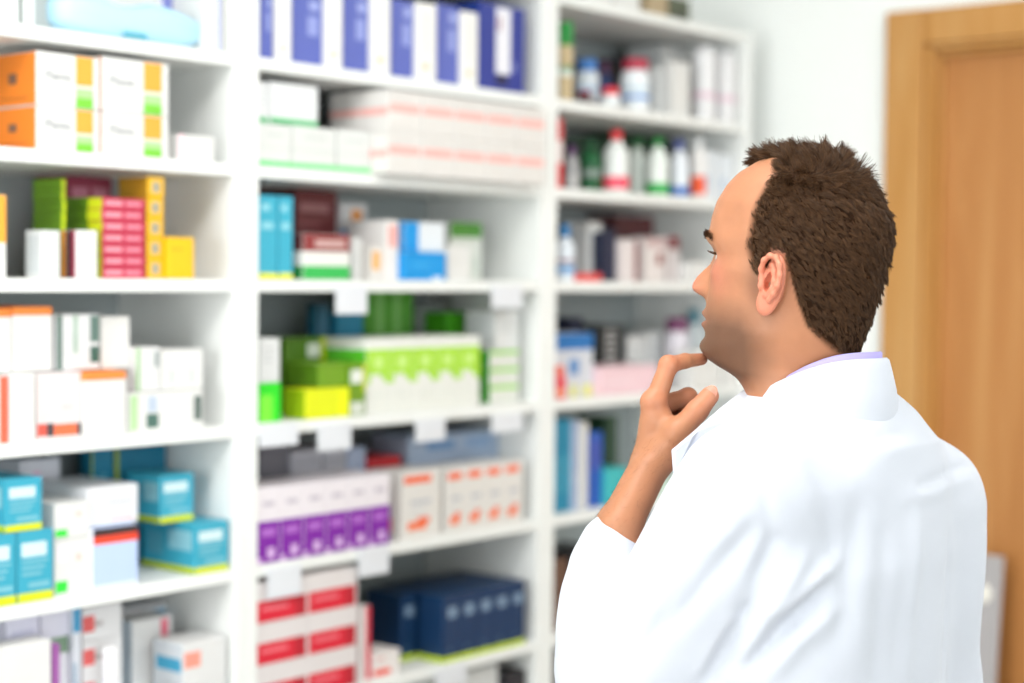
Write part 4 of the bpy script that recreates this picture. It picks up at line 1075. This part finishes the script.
def nail(tip, prev, nrm, w, l):
    ax = tip - prev; ax = ax / np.linalg.norm(ax)
    nrm = nrm - ax * (nrm @ ax); nrm /= np.linalg.norm(nrm)
    sd = np.cross(ax, nrm)
    V, Fq = [], []
    n, m = 13, 11
    for i in range(n):
        for j in range(m):
            u, v = i / (n - 1) * 2 - 1, j / (m - 1) * 2 - 1
            uu, vv = u * math.sqrt(1 - v * v / 2), v * math.sqrt(1 - u * u / 2)
            V.append(tip + ax * (uu * l - .001) + sd * vv * w + nrm * (-.0030 * vv * vv - .0016 * uu * uu - .0002))
    for i in range(n - 1):
        for j in range(m - 1):
            Fq.append((i * m + j, (i + 1) * m + j, (i + 1) * m + j + 1, i * m + j + 1))
    return np.array(V), np.array(Fq)
thn = np.array([-.60, -.55, .58])
thumb_nail = nail(J['ttip'] + thn / np.linalg.norm(thn) * .0107, J['tip_'] + thn / np.linalg.norm(thn) * .0122, thn, .0074, .0088)

# ---- one body mesh: head, neck, ears, shoulders under the clothes, arm and hand
def torso_f(P, rows, ne=2.3):
    z = P[2]
    t = np.array(sorted(rows))
    w = np.interp(z, t[:, 0], t[:, 1]); d = np.interp(z, t[:, 0], t[:, 2]); c = np.interp(z, t[:, 0], t[:, 3])
    r = (np.abs(P[0] / w) ** ne + np.abs((P[1] - c) / d) ** ne) ** (1 / ne)
    f = (r - 1) * np.minimum(w, d) * .9
    return np.maximum(f, np.maximum(z - t[-1, 0], t[0, 0] - z))
lo, hi = (-.36, -.22, -.62), (.36, .30, .02)
P = grid(lo, hi, .012)
bt = torso_f(P, [(.01, .056, .058, .0), (-.04, .075, .06, -.01), (-.08, .11, .07, -.01), (-.15, .15, .09, 0), (-.3, .165, .10, .01), (-.45, .155, .10, .01), (-.6, .165, .11, 0)])
EL = J['elb'] - NECK
ER = np.array([.182, -.05, -.37])
WRr = np.array([.07, .165, -.36])
for a, b, ra, rb in (((-.145, -.01, -.125), EL, .045, .036), (EL, J['fa'] - NECK, .038, .024), ((.145, -.02, -.13), ER, .045, .036), (ER, WRr, .038, .024)):
    bt = smin(bt, cone(P, a, b, ra, rb), .02)
BV, BF = surface_nets(bt, lo, .012)
BV = BV + NECK

allV, allF, allC, off = [], [], [], 0
def put(V, Fq, C):
    global off
    allV.append(V); allF.append(Fq + off); allC.append(C); off += len(V)
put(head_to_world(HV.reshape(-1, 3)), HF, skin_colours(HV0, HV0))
for (V, Fq) in parts[1:]:
    put(head_to_world(V), Fq, np.tile(np.array(lin('#cc8066')), (len(V), 1)))
hc = skin_colours(NV, None)
for k in ('ttip', 'itip', 'ipip', 'imcp', 'tip_', 'mpip', 'rpip', 'mmcp'):
    g = .5 * gauss(np.linalg.norm(NV - J[k], axis=1), .014)[:, None]
    hc = hc * (1 - g) + np.array(lin('#cc7c62')) * g
put(NV, NF, hc)
put(thumb_nail[0], thumb_nail[1], np.tile(np.array(lin('#c98a76')), (len(thumb_nail[0]), 1)))
put(BV, BF, np.tile(np.array(lin('#ad7656')), (len(BV), 1)))
if True:                                              # right hand, resting under the left elbow, out of sight
    L = (NV - J['wr']) * np.array([-1, 1, 1])
    d0 = (J['wr'] - J['fa']) * np.array([-1, 1, 1]); d0 /= np.linalg.norm(d0)
    d1 = WRr - ER; d1 /= np.linalg.norm(d1)
    ax = np.cross(d0, d1); sn, cs = np.linalg.norm(ax), d0 @ d1; ax /= sn
    L = L * cs + np.cross(np.tile(ax, (len(L), 1)), L) * sn + ax * (L @ ax)[:, None] * (1 - cs)
    put(L + NECK + WRr - d1 * .01, NF[:, ::-1], np.tile(np.array(lin('#ad7656')), (len(L), 1)))
bodyV = np.concatenate(allV) - ROOT
bodyF = np.concatenate(allF)
bodyC = np.concatenate(allC)

def vc_material(name, rough, sss=0.0):
    m = bpy.data.materials.new(name)
    m.use_nodes = True
    nt = m.node_tree
    b = nt.nodes['Principled BSDF']
    at = nt.nodes.new('ShaderNodeAttribute'); at.attribute_name = 'pigment'
    tc = nt.nodes.new('ShaderNodeTexCoord')
    no = nt.nodes.new('ShaderNodeTexNoise')
    no.inputs['Scale'].default_value = 260; no.inputs['Detail'].default_value = 4
    nt.links.new(tc.outputs['Object'], no.inputs['Vector'])
    n2 = nt.nodes.new('ShaderNodeTexNoise')
    n2.inputs['Scale'].default_value = 45; n2.inputs['Detail'].default_value = 3
    nt.links.new(tc.outputs['Object'], n2.inputs['Vector'])
    mr = nt.nodes.new('ShaderNodeMapRange')
    mr.inputs['To Min'].default_value = .88; mr.inputs['To Max'].default_value = 1.1
    nt.links.new(n2.outputs['Fac'], mr.inputs['Value'])
    mx = nt.nodes.new('ShaderNodeMix'); mx.data_type = 'RGBA'; mx.blend_type = 'MULTIPLY'
    mx.inputs['Factor'].default_value = 1
    nt.links.new(at.outputs['Color'], mx.inputs['A'])
    nt.links.new(mr.outputs['Result'], mx.inputs['B'])
    nt.links.new(mx.outputs['Result'], b.inputs['Base Color'])
    bp = nt.nodes.new('ShaderNodeBump')
    bp.inputs['Strength'].default_value = .25; bp.inputs['Distance'].default_value = .0006
    nt.links.new(no.outputs['Fac'], bp.inputs['Height'])
    nt.links.new(bp.outputs['Normal'], b.inputs['Normal'])
    b.inputs['Roughness'].default_value = rough
    sp = nt.nodes.new('ShaderNodeMapRange')
    sp.inputs['From Min'].default_value = .03; sp.inputs['From Max'].default_value = .2
    sp.inputs['To Min'].default_value = .02; sp.inputs['To Max'].default_value = .36
    nt.links.new(at.outputs['Color'], sp.inputs['Value'])
    nt.links.new(sp.outputs['Result'], b.inputs['Specular IOR Level'])
    b.inputs['Subsurface Weight'].default_value = sss
    b.inputs['Subsurface Radius'].default_value = (1.0, .32, .16)
    b.inputs['Subsurface Scale'].default_value = .006
    return m

def mesh_np(name, V, Fq, m, C=None):
    me = bpy.data.meshes.new(name)
    me.vertices.add(len(V))
    me.vertices.foreach_set('co', np.ascontiguousarray(V, np.float32).ravel())
    me.loops.add(Fq.size)
    me.loops.foreach_set('vertex_index', np.ascontiguousarray(Fq, np.int32).ravel())
    k = Fq.shape[1]
    me.polygons.add(len(Fq))
    me.polygons.foreach_set('loop_start', np.arange(0, Fq.size, k, dtype=np.int32))
    me.polygons.foreach_set('use_smooth', np.ones(len(Fq), bool))
    me.update(calc_edges=True)
    me.validate()
    if C is not None:
        at = me.color_attributes.new('pigment', 'FLOAT_COLOR', 'POINT')
        at.data.foreach_set('color', np.concatenate([C, np.ones((len(C), 1))], 1).astype(np.float32).ravel())
    me.materials.append(m)
    return me

SKIN = vc_material('skin', .46, .12)
link('body', mesh_np('body', bodyV, bodyF, SKIN, bodyC), man)

# eyes, mostly behind the bridge of the nose from here
for sd in (1, -1):
    c = head_to_world(np.array([[.0690, sd * .031, -.0145]]))[0] - ROOT
    V, F = [], []
    for i in range(13):
        a = math.pi * i / 12
        for k in range(20):
            b = 2 * math.pi * k / 20
            V.append((math.cos(a) * .0118, math.sin(a) * math.cos(b) * .0118, math.sin(a) * math.sin(b) * .0118))
    Fq = np.array([(i * 20 + k, i * 20 + (k + 1) % 20, (i + 1) * 20 + (k + 1) % 20, (i + 1) * 20 + k) for i in range(12) for k in range(20)])
    V = np.array(V)
    C = np.where(V[:, :1] > .0108, np.array([lin('#3a281c')]), np.array([lin('#dcd6ce')]))
    link('eye', mesh_np('eye', V @ HM.T + c, Fq, SKIN, C), man)

# ---- hair: strands rooted in the scalp, combed back and down at the sides, ruffled forward on top
def curves_obj(name, S, R0, R1, m, parent):
    n, k, _ = S.shape
    cu = bpy.data.hair_curves.new(name)
    cu.add_curves([k] * n)
    cu.attributes['position'].data.foreach_set('vector', S.reshape(-1).astype(np.float32))
    ra = cu.attributes.get('radius') or cu.attributes.new('radius', 'FLOAT', 'POINT')
    ra.data.foreach_set('value', np.tile(np.linspace(R0, R1, k), n).astype(np.float32))
    cu.materials.append(m)
    o = bpy.data.objects.new(name, cu)
    COL.objects.link(o)
    o.parent = parent
    return o

HAIRM = bpy.data.materials.new('brown_hair')
HAIRM.use_nodes = True
_nt = HAIRM.node_tree
_b = _nt.nodes['Principled BSDF']
_hi = _nt.nodes.new('ShaderNodeHairInfo')
_cr = _nt.nodes.new('ShaderNodeValToRGB')
_cr.color_ramp.elements[0].color = (*lin('#2a1b10'), 1)
_cr.color_ramp.elements[1].color = (*lin('#5e4129'), 1)
_nt.links.new(_hi.outputs['Random'], _cr.inputs['Fac'])
_nt.links.new(_cr.outputs['Color'], _b.inputs['Base Color'])
_b.inputs['Roughness'].default_value = .45
_b.inputs['Specular IOR Level'].default_value = .18

hn = vnormals(HV.reshape(-1, 3), HF)
def sample_roots(weight, n):
    fc = HF
    V = HV.reshape(-1, 3)
    area_ = .5 * np.linalg.norm(np.cross(V[fc[:, 2]] - V[fc[:, 0]], V[fc[:, 3]] - V[fc[:, 1]]), axis=1)
    w = area_ * weight[fc].mean(1)
    pick = rng.choice(len(fc), n, p=w / w.sum())
    u, v = rng.random((2, n, 1))
    q = lambda A: (A[fc[pick, 0]] * (1 - u) + A[fc[pick, 1]] * u) * (1 - v) + (A[fc[pick, 3]] * (1 - u) + A[fc[pick, 2]] * u) * v
    return q(V), q(hn), q(HV0)
x0, y0, z0 = HV0.T
hmv = hair_mask(x0, y0, z0) + .003 * np.sin(x0 * 700 + z0 * 300) * np.sin(z0 * 500)
wgt = np.clip(hmv / .004 + .3, 0, 1)
wgt = np.where(z0 < -.02, np.clip(hmv / .012 + .12, 0, 1), wgt)
wgt *= 1 - (np.abs(y0) > .066) * np.clip(1.6 * gauss(x0 - .001, .0085) * gauss(z0 + .034, .026), 0, 1)
NHAIR = 72000
R, Nn, R00 = sample_roots(wgt, NHAIR)
x, y, z = R00.T
topw = np.clip((z - .062) / .036, 0, 1)
topw = topw * topw * (3 - 2 * topw)
napew = np.clip((-.03 - z) / .07, 0, 1)
L = .0105 + .0085 * topw - .0055 * napew
L *= np.clip(.45 + hair_mask(x, y, z) / .018, .4, 1) * (.6 + .7 * rng.random(NHAIR))
L += .006 * topw * gauss(x - .05, .02)
# clumps share a direction and gather at their tips
NC = 3300
cidx = rng.choice(NHAIR, NC, replace=False)
cen = R[cidx]
cl = np.empty(NHAIR, int)
for s0 in range(0, NHAIR, 2000):
    cl[s0:s0 + 2000] = ((R[s0:s0 + 2000, None, :] - cen[None]) ** 2).sum(-1).argmin(1)
cj = rng.normal(0, 1, (NC, 3))
back = np.array([-1, 0, 0.]); down = np.array([0, 0, -1.])
flow_side = np.stack([-.75 + 0 * x, 0 * x, -.6 - .5 * napew], 1)
flow_top = np.stack([.35 + .25 * gauss(x - .05, .03) - .6 * np.clip((-.02 - x) / .05, 0, 1), -.08 + 0 * x, .22 + 0 * x], 1)
flow = flow_side * (1 - topw[:, None]) + flow_top * topw[:, None]
frontw = np.clip((x + .03) / .07, 0, 1)
lift = (.20 + .42 * topw * frontw - .10 * napew)[:, None]
D = flow - Nn * (flow * Nn).sum(1, keepdims=True)
D /= np.linalg.norm(D, axis=1, keepdims=True) + 1e-9
jit = (.24 + .22 * topw)[:, None]
D0 = D * (1 - lift * .5) + Nn * (lift + .25) + cj[cl] * jit * .8 + rng.normal(0, 1, (NHAIR, 3)) * (.10 + 1.2 * topw * (1 - topw))[:, None]
D0 /= np.linalg.norm(D0, axis=1, keepdims=True)
D1 = D * .95 + Nn * (.06 + .40 * (topw * frontw)[:, None]) + cj[cl] * jit + rng.normal(0, 1, (NHAIR, 3)) * (.12 + 1.4 * topw * (1 - topw))[:, None]
D1 /= np.linalg.norm(D1, axis=1, keepdims=True)
K = 6
S = np.empty((NHAIR, K, 3))
S[:, 0] = R - Nn * .001
for k in range(1, K):
    t = (k - .5) / (K - 1)
    S[:, k] = S[:, k - 1] + (D0 * (1 - t) + D1 * t) * (L / (K - 1))[:, None]
tipc = np.zeros((NC, 3)); np.add.at(tipc, cl, S[:, -1]); tipc /= np.bincount(cl, minlength=NC)[:, None]
for k in range(1, K):
    S[:, k] += (tipc[cl] - S[:, -1]) * (.33 * (k / (K - 1)) ** 2)
# keep the sides out of the skull
S = head_to_world(S.reshape(-1, 3)).reshape(S.shape) - ROOT
hair = curves_obj('hair', S, .00032, .00010, HAIRM, man)
tag(hair, 'short ruffled dark brown hair')

def brow(sd):
    n = 260
    u = rng.random(n)
    yy = sd * (.014 + .036 * u)
    zb = .0065 + .007 * np.sin(u * 2.4) - .004 * u + rng.normal(0, .0016, n)
    V = HV.reshape(-1, 3); fr = np.where(V[:, 0] > .02)[0]
    key = V[fr][:, 1:]
    idx = fr[((key[None] - np.stack([yy, zb], 1)[:, None]) ** 2).sum(-1).argmin(1)]
    r = V[idx]; nn = hn[idx]
    d = np.stack([-.25 + 0 * u, sd * (.6 + .4 * u), .6 - .9 * u], 1) + nn * .45 + rng.normal(0, .12, (n, 3))
    d /= np.linalg.norm(d, axis=1, keepdims=True)
    S = np.stack([r + d * l for l in (-.0005, .003, .0055, .0075)], 1)
    S[:, 2:] -= nn[:, None] * .0008
    return S
for sd in (1, -1):
    curves_obj('eyebrow', head_to_world(brow(sd).reshape(-1, 3)).reshape(-1, 4, 3) - ROOT, .00032, .00008, HAIRM, man)
def lashes(sd):
    n = 60
    u = rng.random(n)
    r = np.stack([.0845 - .009 * (u * 2 - 1) ** 2 + 0 * u, sd * (.020 + .023 * u), -.0115 + .002 * np.sin(u * 3.1)], 1)
    d = np.stack([.8 + 0 * u, sd * (u - .4) * .6, -.05 + 0 * u], 1)
    return np.stack([r + d * l + np.array([0, 0, 1]) * l * l * 40 for l in (-.002, .002, .005, .008)], 1)
for sd in (1, -1):
    curves_obj('eyelashes', head_to_world(lashes(sd).reshape(-1, 3)).reshape(-1, 4, 3) - ROOT, .0003, .0001, HAIRM, man)

# fine hair on the back of the forearm
NNv = vnormals(NV, NF)
cand = np.where((NV[:, 2] < 1.375) & (NV[:, 2] > 1.27) & (NNv @ np.array([-.75, .1, .3]) > .15))[0]
pk = rng.choice(cand, 420)
ax_ = J['fa'] - J['wr']; ax_ /= np.linalg.norm(ax_)
dd_ = NNv[pk] * .35 + ax_ * .5 + np.array([-.3, .3, -.2]) + rng.normal(0, .28, (420, 3))
dd_ /= np.linalg.norm(dd_, axis=1, keepdims=True)
ln_ = (.004 + .004 * rng.random((420, 1)))
curves_obj('arm_hair', np.stack([NV[pk] + dd_ * ln_ * t - NNv[pk] * .0012 * t * t * 2 for t in (-.05, .33, .66, 1)], 1) - ROOT,  .00005, .00003, HAIRM, man)

# ---- the white coat
def cloth(name, hexc, scale=900, bump=.12):
    m = bpy.data.materials.new(name)
    m.use_nodes = True
    nt = m.node_tree
    b = nt.nodes['Principled BSDF']
    b.inputs['Base Color'].default_value = (*lin(hexc), 1)
    b.inputs['Roughness'].default_value = .8
    b.inputs['Specular IOR Level'].default_value = .15
    b.inputs['Sheen Weight'].default_value = .1
    tc = nt.nodes.new('ShaderNodeTexCoord')
    wv = nt.nodes.new('ShaderNodeTexNoise')
    wv.inputs['Scale'].default_value = scale
    nt.links.new(tc.outputs['Object'], wv.inputs['Vector'])
    mx = nt.nodes.new('ShaderNodeMix'); mx.data_type = 'RGBA'
    mx.inputs['A'].default_value = (*[c * .98 for c in lin(hexc)], 1)
    mx.inputs['B'].default_value = (*lin(hexc), 1)
    nt.links.new(wv.outputs['Fac'], mx.inputs['Factor'])
    nt.links.new(mx.outputs['Result'], b.inputs['Base Color'])
    bp = nt.nodes.new('ShaderNodeBump')
    bp.inputs['Strength'].default_value = bump; bp.inputs['Distance'].default_value = .0006
    nt.links.new(wv.outputs['Fac'], bp.inputs['Height'])
    nt.links.new(bp.outputs['Normal'], b.inputs['Normal'])
    return m
COATM = cloth('white_cotton', '#c6cad4')

TORSO = [(.015, .066, .066, .0), (-.02, .080, .076, -.004), (-.045, .124, .090, -.008), (-.075, .166, .106, -.010), (-.115, .190, .118, -.006), (-.2, .214, .132, .0), (-.3, .206, .132, .004), (-.4, .196, .130, .006), (-.55, .210, .134, .004), (-.9, .255, .165, 0)]
lo, hi = (-.37, -.22, -.86), (.37, .31, .03)
HC = .005
P = [g.astype(np.float32) for g in grid(lo, hi, HC)]
cf = torso_f(P, TORSO, 2.25)
SLp, SRp = np.array([-.168, -.018, -.114]), np.array([.172, -.034, -.166])
sl = cone(P, SLp, EL, .073, .064)
sl = smin(sl, cone(P, EL, EL + (J['fa'] - NECK - EL) * .45, .062, .055), .02)
sr = cone(P, SRp, ER, .084, .058)
sr = smin(sr, cone(P, ER, WRr * .9 + ER * .1, .056, .044), .02)
cf = smin(cf, sl, .035)
cf = smin(cf, sr, .035)
CV, CF = surface_nets(cf, lo, HC)
CV = taubin(CV, CF, 6)
CN = vnormals(CV, CF)

# folds: (start, end, half width, height) in metres from the neck base; positive is a ridge
FOLDS = [
 ((-0.206, -0.071, -0.161), (-0.211, -0.041, -0.232), 0.0107, -0.01),
 ((-0.211, -0.041, -0.232), (-0.211, -0.001, -0.307), 0.0107, -0.01),
 ((-0.175, -0.085, -0.179), (-0.195, -0.060, -0.231), 0.0115, 0.008),
 ((-0.195, -0.060, -0.231), (-0.202, -0.027, -0.302), 0.0115, 0.008),
 ((-0.151, -0.100, -0.207), (-0.180, -0.075, -0.245), 0.0098, -0.011),
 ((-0.180, -0.075, -0.245), (-0.200, -0.036, -0.292), 0.0098, -0.011),
 ((-0.136, -0.106, -0.183), (-0.166, -0.091, -0.207), 0.0098, 0.007),
 ((-0.166, -0.091, -0.207), (-0.188, -0.068, -0.232), 0.0098, 0.007),
 ((-0.139, -0.105, -0.232), (-0.171, -0.081, -0.262), 0.0123, 0.007),
 ((-0.171, -0.081, -0.262), (-0.188, -0.058, -0.298), 0.0123, 0.007),
 ((-0.226, -0.056, -0.147), (-0.240, -0.020, -0.195), 0.0107, -0.006),
 ((-0.240, -0.020, -0.195), (-0.250, 0.021, -0.249), 0.0107, -0.006),
 ((-0.235, -0.044, -0.138), (-0.249, 0.002, -0.193), 0.0131, 0.006),
 ((-0.249, 0.002, -0.193), (-0.257, 0.042, -0.243), 0.0131, 0.006),
 ((-0.245, -0.011, -0.178), (-0.253, 0.023, -0.223), 0.0098, -0.005),
 ((-0.253, 0.023, -0.223), (-0.258, 0.052, -0.288), 0.0098, -0.005),
 ((-0.207, -0.061, -0.192), (-0.216, -0.031, -0.242), 0.0082, 0.004),
 ((-0.216, -0.031, -0.242), (-0.220, 0.004, -0.296), 0.0082, 0.004),
 ((0.194, -0.094, -0.111), (0.083, -0.115, -0.112), 0.0066, -0.004),
 ((0.083, -0.115, -0.112), (0.003, -0.124, -0.118), 0.0066, -0.004),
 ((0.153, -0.109, -0.122), (0.058, -0.122, -0.127), 0.0098, 0.003),
 ((0.058, -0.122, -0.127), (-0.032, -0.124, -0.128), 0.0098, 0.003),
 ((0.003, -0.106, -0.059), (-0.052, -0.106, -0.064), 0.0098, -0.003),
 ((-0.052, -0.106, -0.064), (-0.105, -0.100, -0.084), 0.0098, -0.003),
 ((-0.072, -0.123, -0.168), (-0.082, -0.123, -0.237), 0.0148, -0.005),
 ((-0.082, -0.123, -0.237), (-0.080, -0.120, -0.312), 0.0148, -0.005),
 ((-0.013, -0.127, -0.153), (-0.026, -0.130, -0.236), 0.0164, 0.005),
 ((-0.026, -0.130, -0.236), (-0.027, -0.126, -0.323), 0.0164, 0.005),
 ((0.078, -0.124, -0.183), (0.083, -0.122, -0.263), 0.0131, -0.004),
 ((0.083, -0.122, -0.263), (0.075, -0.120, -0.339), 0.0131, -0.004),
 ((-0.102, -0.111, -0.123), (-0.127, -0.111, -0.193), 0.0148, -0.004),
 ((-0.127, -0.111, -0.193), (-0.135, -0.105, -0.263), 0.0148, -0.004),
 ((-0.221, -0.037, -0.068), (-0.220, -0.070, -0.116), 0.0082, -0.003),
 ((-0.220, -0.070, -0.116), (-0.206, -0.071, -0.161), 0.0082, -0.003),
 ((-0.162, -0.091, -0.089), (-0.144, -0.100, -0.152), 0.0131, -0.004),
 ((-0.144, -0.100, -0.152), (-0.139, -0.105, -0.187), 0.0131, -0.004),
]
disp = np.zeros(len(CV))
for a, b, w, amp in FOLDS:
    a, b = np.array(a), np.array(b)
    d = b - a
    t = np.clip(((CV - a) @ d) / (d @ d), 0, 1)
    q = a + t[:, None] * d
    dist = np.linalg.norm(CV - q, axis=1)
    disp += amp * np.exp(-(dist / w) ** 2) * (.55 + .45 * np.sin(np.pi * t))
disp += .0016 * np.sin(CV[:, 0] * 46 + 5 * CV[:, 2] + 1.7 * np.sin(CV[:, 2] * 17)) * np.clip((-.16 - CV[:, 2]) / .1, 0, 1) * (CV[:, 1] < .08)
disp += .0012 * np.sin(CV[:, 0] * 23 - 37 * CV[:, 2] + 2 * np.sin(CV[:, 1] * 31))
CV = CV + CN * disp[:, None]
coat_o = link('coat', mesh_np('coat', CV + NECK - ROOT, CF, COATM), man)
tag(coat_o, 'loose white cotton lab coat')

def tube(name, cens, radii, m, parent, n=56, thick=.003, wob=0.0, aspect=None):
    """Cloth tube along a centre line with a turned-in open end at the last ring."""
    cens = np.array(cens); V = []
    T = np.gradient(cens, axis=0); T /= np.linalg.norm(T, axis=1, keepdims=True)
    rings = [(c, t, r) for c, t, r in zip(cens, T, radii)]
    c, t, r = rings[-1]
    rings += [(c + t * .0012, t, r - thick * .5), (c, t, r - thick), (rings[-2][0], rings[-2][1], rings[-2][2] - thick * 1.2), (rings[-3][0], rings[-3][1], rings[-3][2] - thick * 1.4)]
    for q, (c, t, r) in enumerate(rings):
        a = np.cross(t, CAMV); a /= np.linalg.norm(a)
        b = np.cross(t, a)
        for k in range(n):
            p = 2 * math.pi * k / n
            rr = r * (1 + wob * math.sin(3 * p + q * .8) + .5 * wob * math.sin(7 * p - q * .5))
            V.append(c + (a * math.cos(p) + b * math.sin(p)) * rr)
    nr = len(rings)
    Fq = np.array([(i * n + k, i * n + (k + 1) % n, (i + 1) * n + (k + 1) % n, (i + 1) * n + k) for i in range(nr - 1) for k in range(n)])
    return link(name, mesh_np(name, np.array(V) - ROOT, Fq[:, ::-1], m), parent)
SLEEVE = np.array([
 (1.4475, 1.0486, 1.0561),
 (1.4416, 1.0582, 1.0988),
 (1.4401, 1.0670, 1.1409),
 (1.4438, 1.0756, 1.1770),
 (1.4513, 1.0844, 1.2128),
 (1.4576, 1.0895, 1.2419),
 (1.4650, 1.0899, 1.2651),
 (1.4724, 1.0881, 1.2787),
])
SRAD = [0.068, 0.068, 0.066, 0.061, 0.052, 0.0435, 0.034, 0.0265]
tt_ = np.linspace(0, 1, 26); kk = np.linspace(0, 1, len(SRAD))
tube('coat_cuff', np.stack([np.interp(tt_, kk, SLEEVE[:, i]) for i in range(3)], 1), list(np.interp(tt_, kk, SRAD)), COATM, man, wob=.012)

# collar of the coat: a stand that leans out, higher at the nape, open in front
NECKC = NECK + np.array([-.020, -.016, .0])
def collar(name, rows, m, gap, parent, n=72, c=NECKC):
    """rows: (half width, half depth, height at the nape, height at the throat, centre y)."""
    V, Fq = [], []
    for (w, d, zb, zf, cy) in rows:
        for k in range(n):
            a = gap + (2 * math.pi - 2 * gap) * k / (n - 1)            # a = 0 is the throat (+Y)
            f = .5 + .5 * math.cos(a)
            s = f * f * (3 - 2 * f)
            V.append((w * math.sin(a), cy + d * math.cos(a), zb + (zf - zb) * s))
    nr = len(rows)
    for i in range(nr - 1):
        for k in range(n - 1):
            Fq.append((i * n + k, i * n + k + 1, (i + 1) * n + k + 1, (i + 1) * n + k))
    return link(name, mesh_np(name, np.array(V) + c - ROOT, np.array(Fq), m), parent)
collar('coat_collar', [(.064, .066, -.03, -.055, .0), (.0635, .066, .0, -.035, .0), (.0645, .067, .0185, -.021, .0), (.0675, .070, .0195, -.020, .0), (.0705, .073, .017, -.022, .0), (.0735, .0755, .008, -.030, .0), (.0765, .0785, -.004, -.040, .0), (.0795, .0812, -.016, -.050, .0), (.0815, .083, -.028, -.060, .0), (.0815, .083, -.060, -.085, .0)], COATM, .2, man)
sc = collar('shirt_collar', [(.0585, .062, -.02, -.05, .0), (.0585, .062, .010, -.028, .0), (.0592, .0626, .0245, -.020, .0), (.0605, .064, .0260, -.019, .0), (.0622, .0656, .0245, -.020, .0), (.063, .0660, .014, -.030, .0), (.0632, .0662, -.005, -.045, .0)], cloth('lavender_cotton', '#a9a0dc'), .3, man)
sc['label'] = 'lavender shirt collar'

# lapel of the coat, standing out in front of the left shoulder
LP = np.array([(1.5961, 1.0003, 1.4324), (1.5426, 1.0033, 1.4101), (1.4918, 1.0077, 1.3836), (1.4701, 1.0170, 1.3685), (1.4681, 1.0134, 1.3465), (1.4669, 1.0103, 1.3224), (1.4667, 0.9781, 1.2980), (1.5030, 0.9469, 1.3659), (1.5807, 0.9586, 1.4171)])
LN = np.cross(LP[1] - LP[0], LP[2] - LP[0]); LN /= np.linalg.norm(LN)
n_ = len(LP)
lv = np.concatenate([LP - LN * .002, LP + LN * .002]) - ROOT
lf = [list(range(n_)), list(range(2 * n_ - 1, n_ - 1, -1))] + [[i, i + n_, (i + 1) % n_ + n_, (i + 1) % n_] for i in range(n_)]
bm = bmesh.new()
vs = [bm.verts.new(v) for v in lv]
for q in lf: bm.faces.new([vs[i] for i in q])
bmesh.ops.recalc_face_normals(bm, faces=bm.faces[:])
bmesh.ops.bevel(bm, geom=bm.edges[:], offset=.0012, segments=2, affect='EDGES')
me = bpy.data.meshes.new('lapel'); bm.to_mesh(me); bm.free(); me.materials.append(COATM)
link('lapel', me, man)

# trousers and shoes, below the frame
lo, hi = (-.24, -.2, .05), (.24, .2, .98)
P = grid(lo, hi, .014)
f = 1e3
for sx in (-1, 1):
    f = smin(f, cone(P, (sx * .095, 0, .86), (sx * .10, .01, .48), .098, .07), .03)
    f = smin(f, cone(P, (sx * .10, .01, .48), (sx * .105, -.01, .10), .07, .058), .02)
f = np.maximum(f, .065 - P[2])
V, Fq = surface_nets(f, lo, .014)
link('trousers', mesh_np('trousers', V, Fq, cloth('grey_wool', '#4a4c54')), man)
for sx in (-1, 1):
    lo, hi = (-.06, -.12, 0), (.06, .2, .11)
    P = grid(lo, hi, .006)
    f = smin(ellip(P, (0, .07, .03), (.047, .115, .042)), ellip(P, (0, -.03, .045), (.042, .07, .055)), .03)
    f = np.maximum(f, .006 - P[2])
    V, Fq = surface_nets(f, lo, .006)
    V[:, 2] -= V[:, 2].min()
    link('shoe', mesh_np('shoe', V + np.array([sx * .105, 0, 0]), Fq, mat('#2a2624', .4)), man)
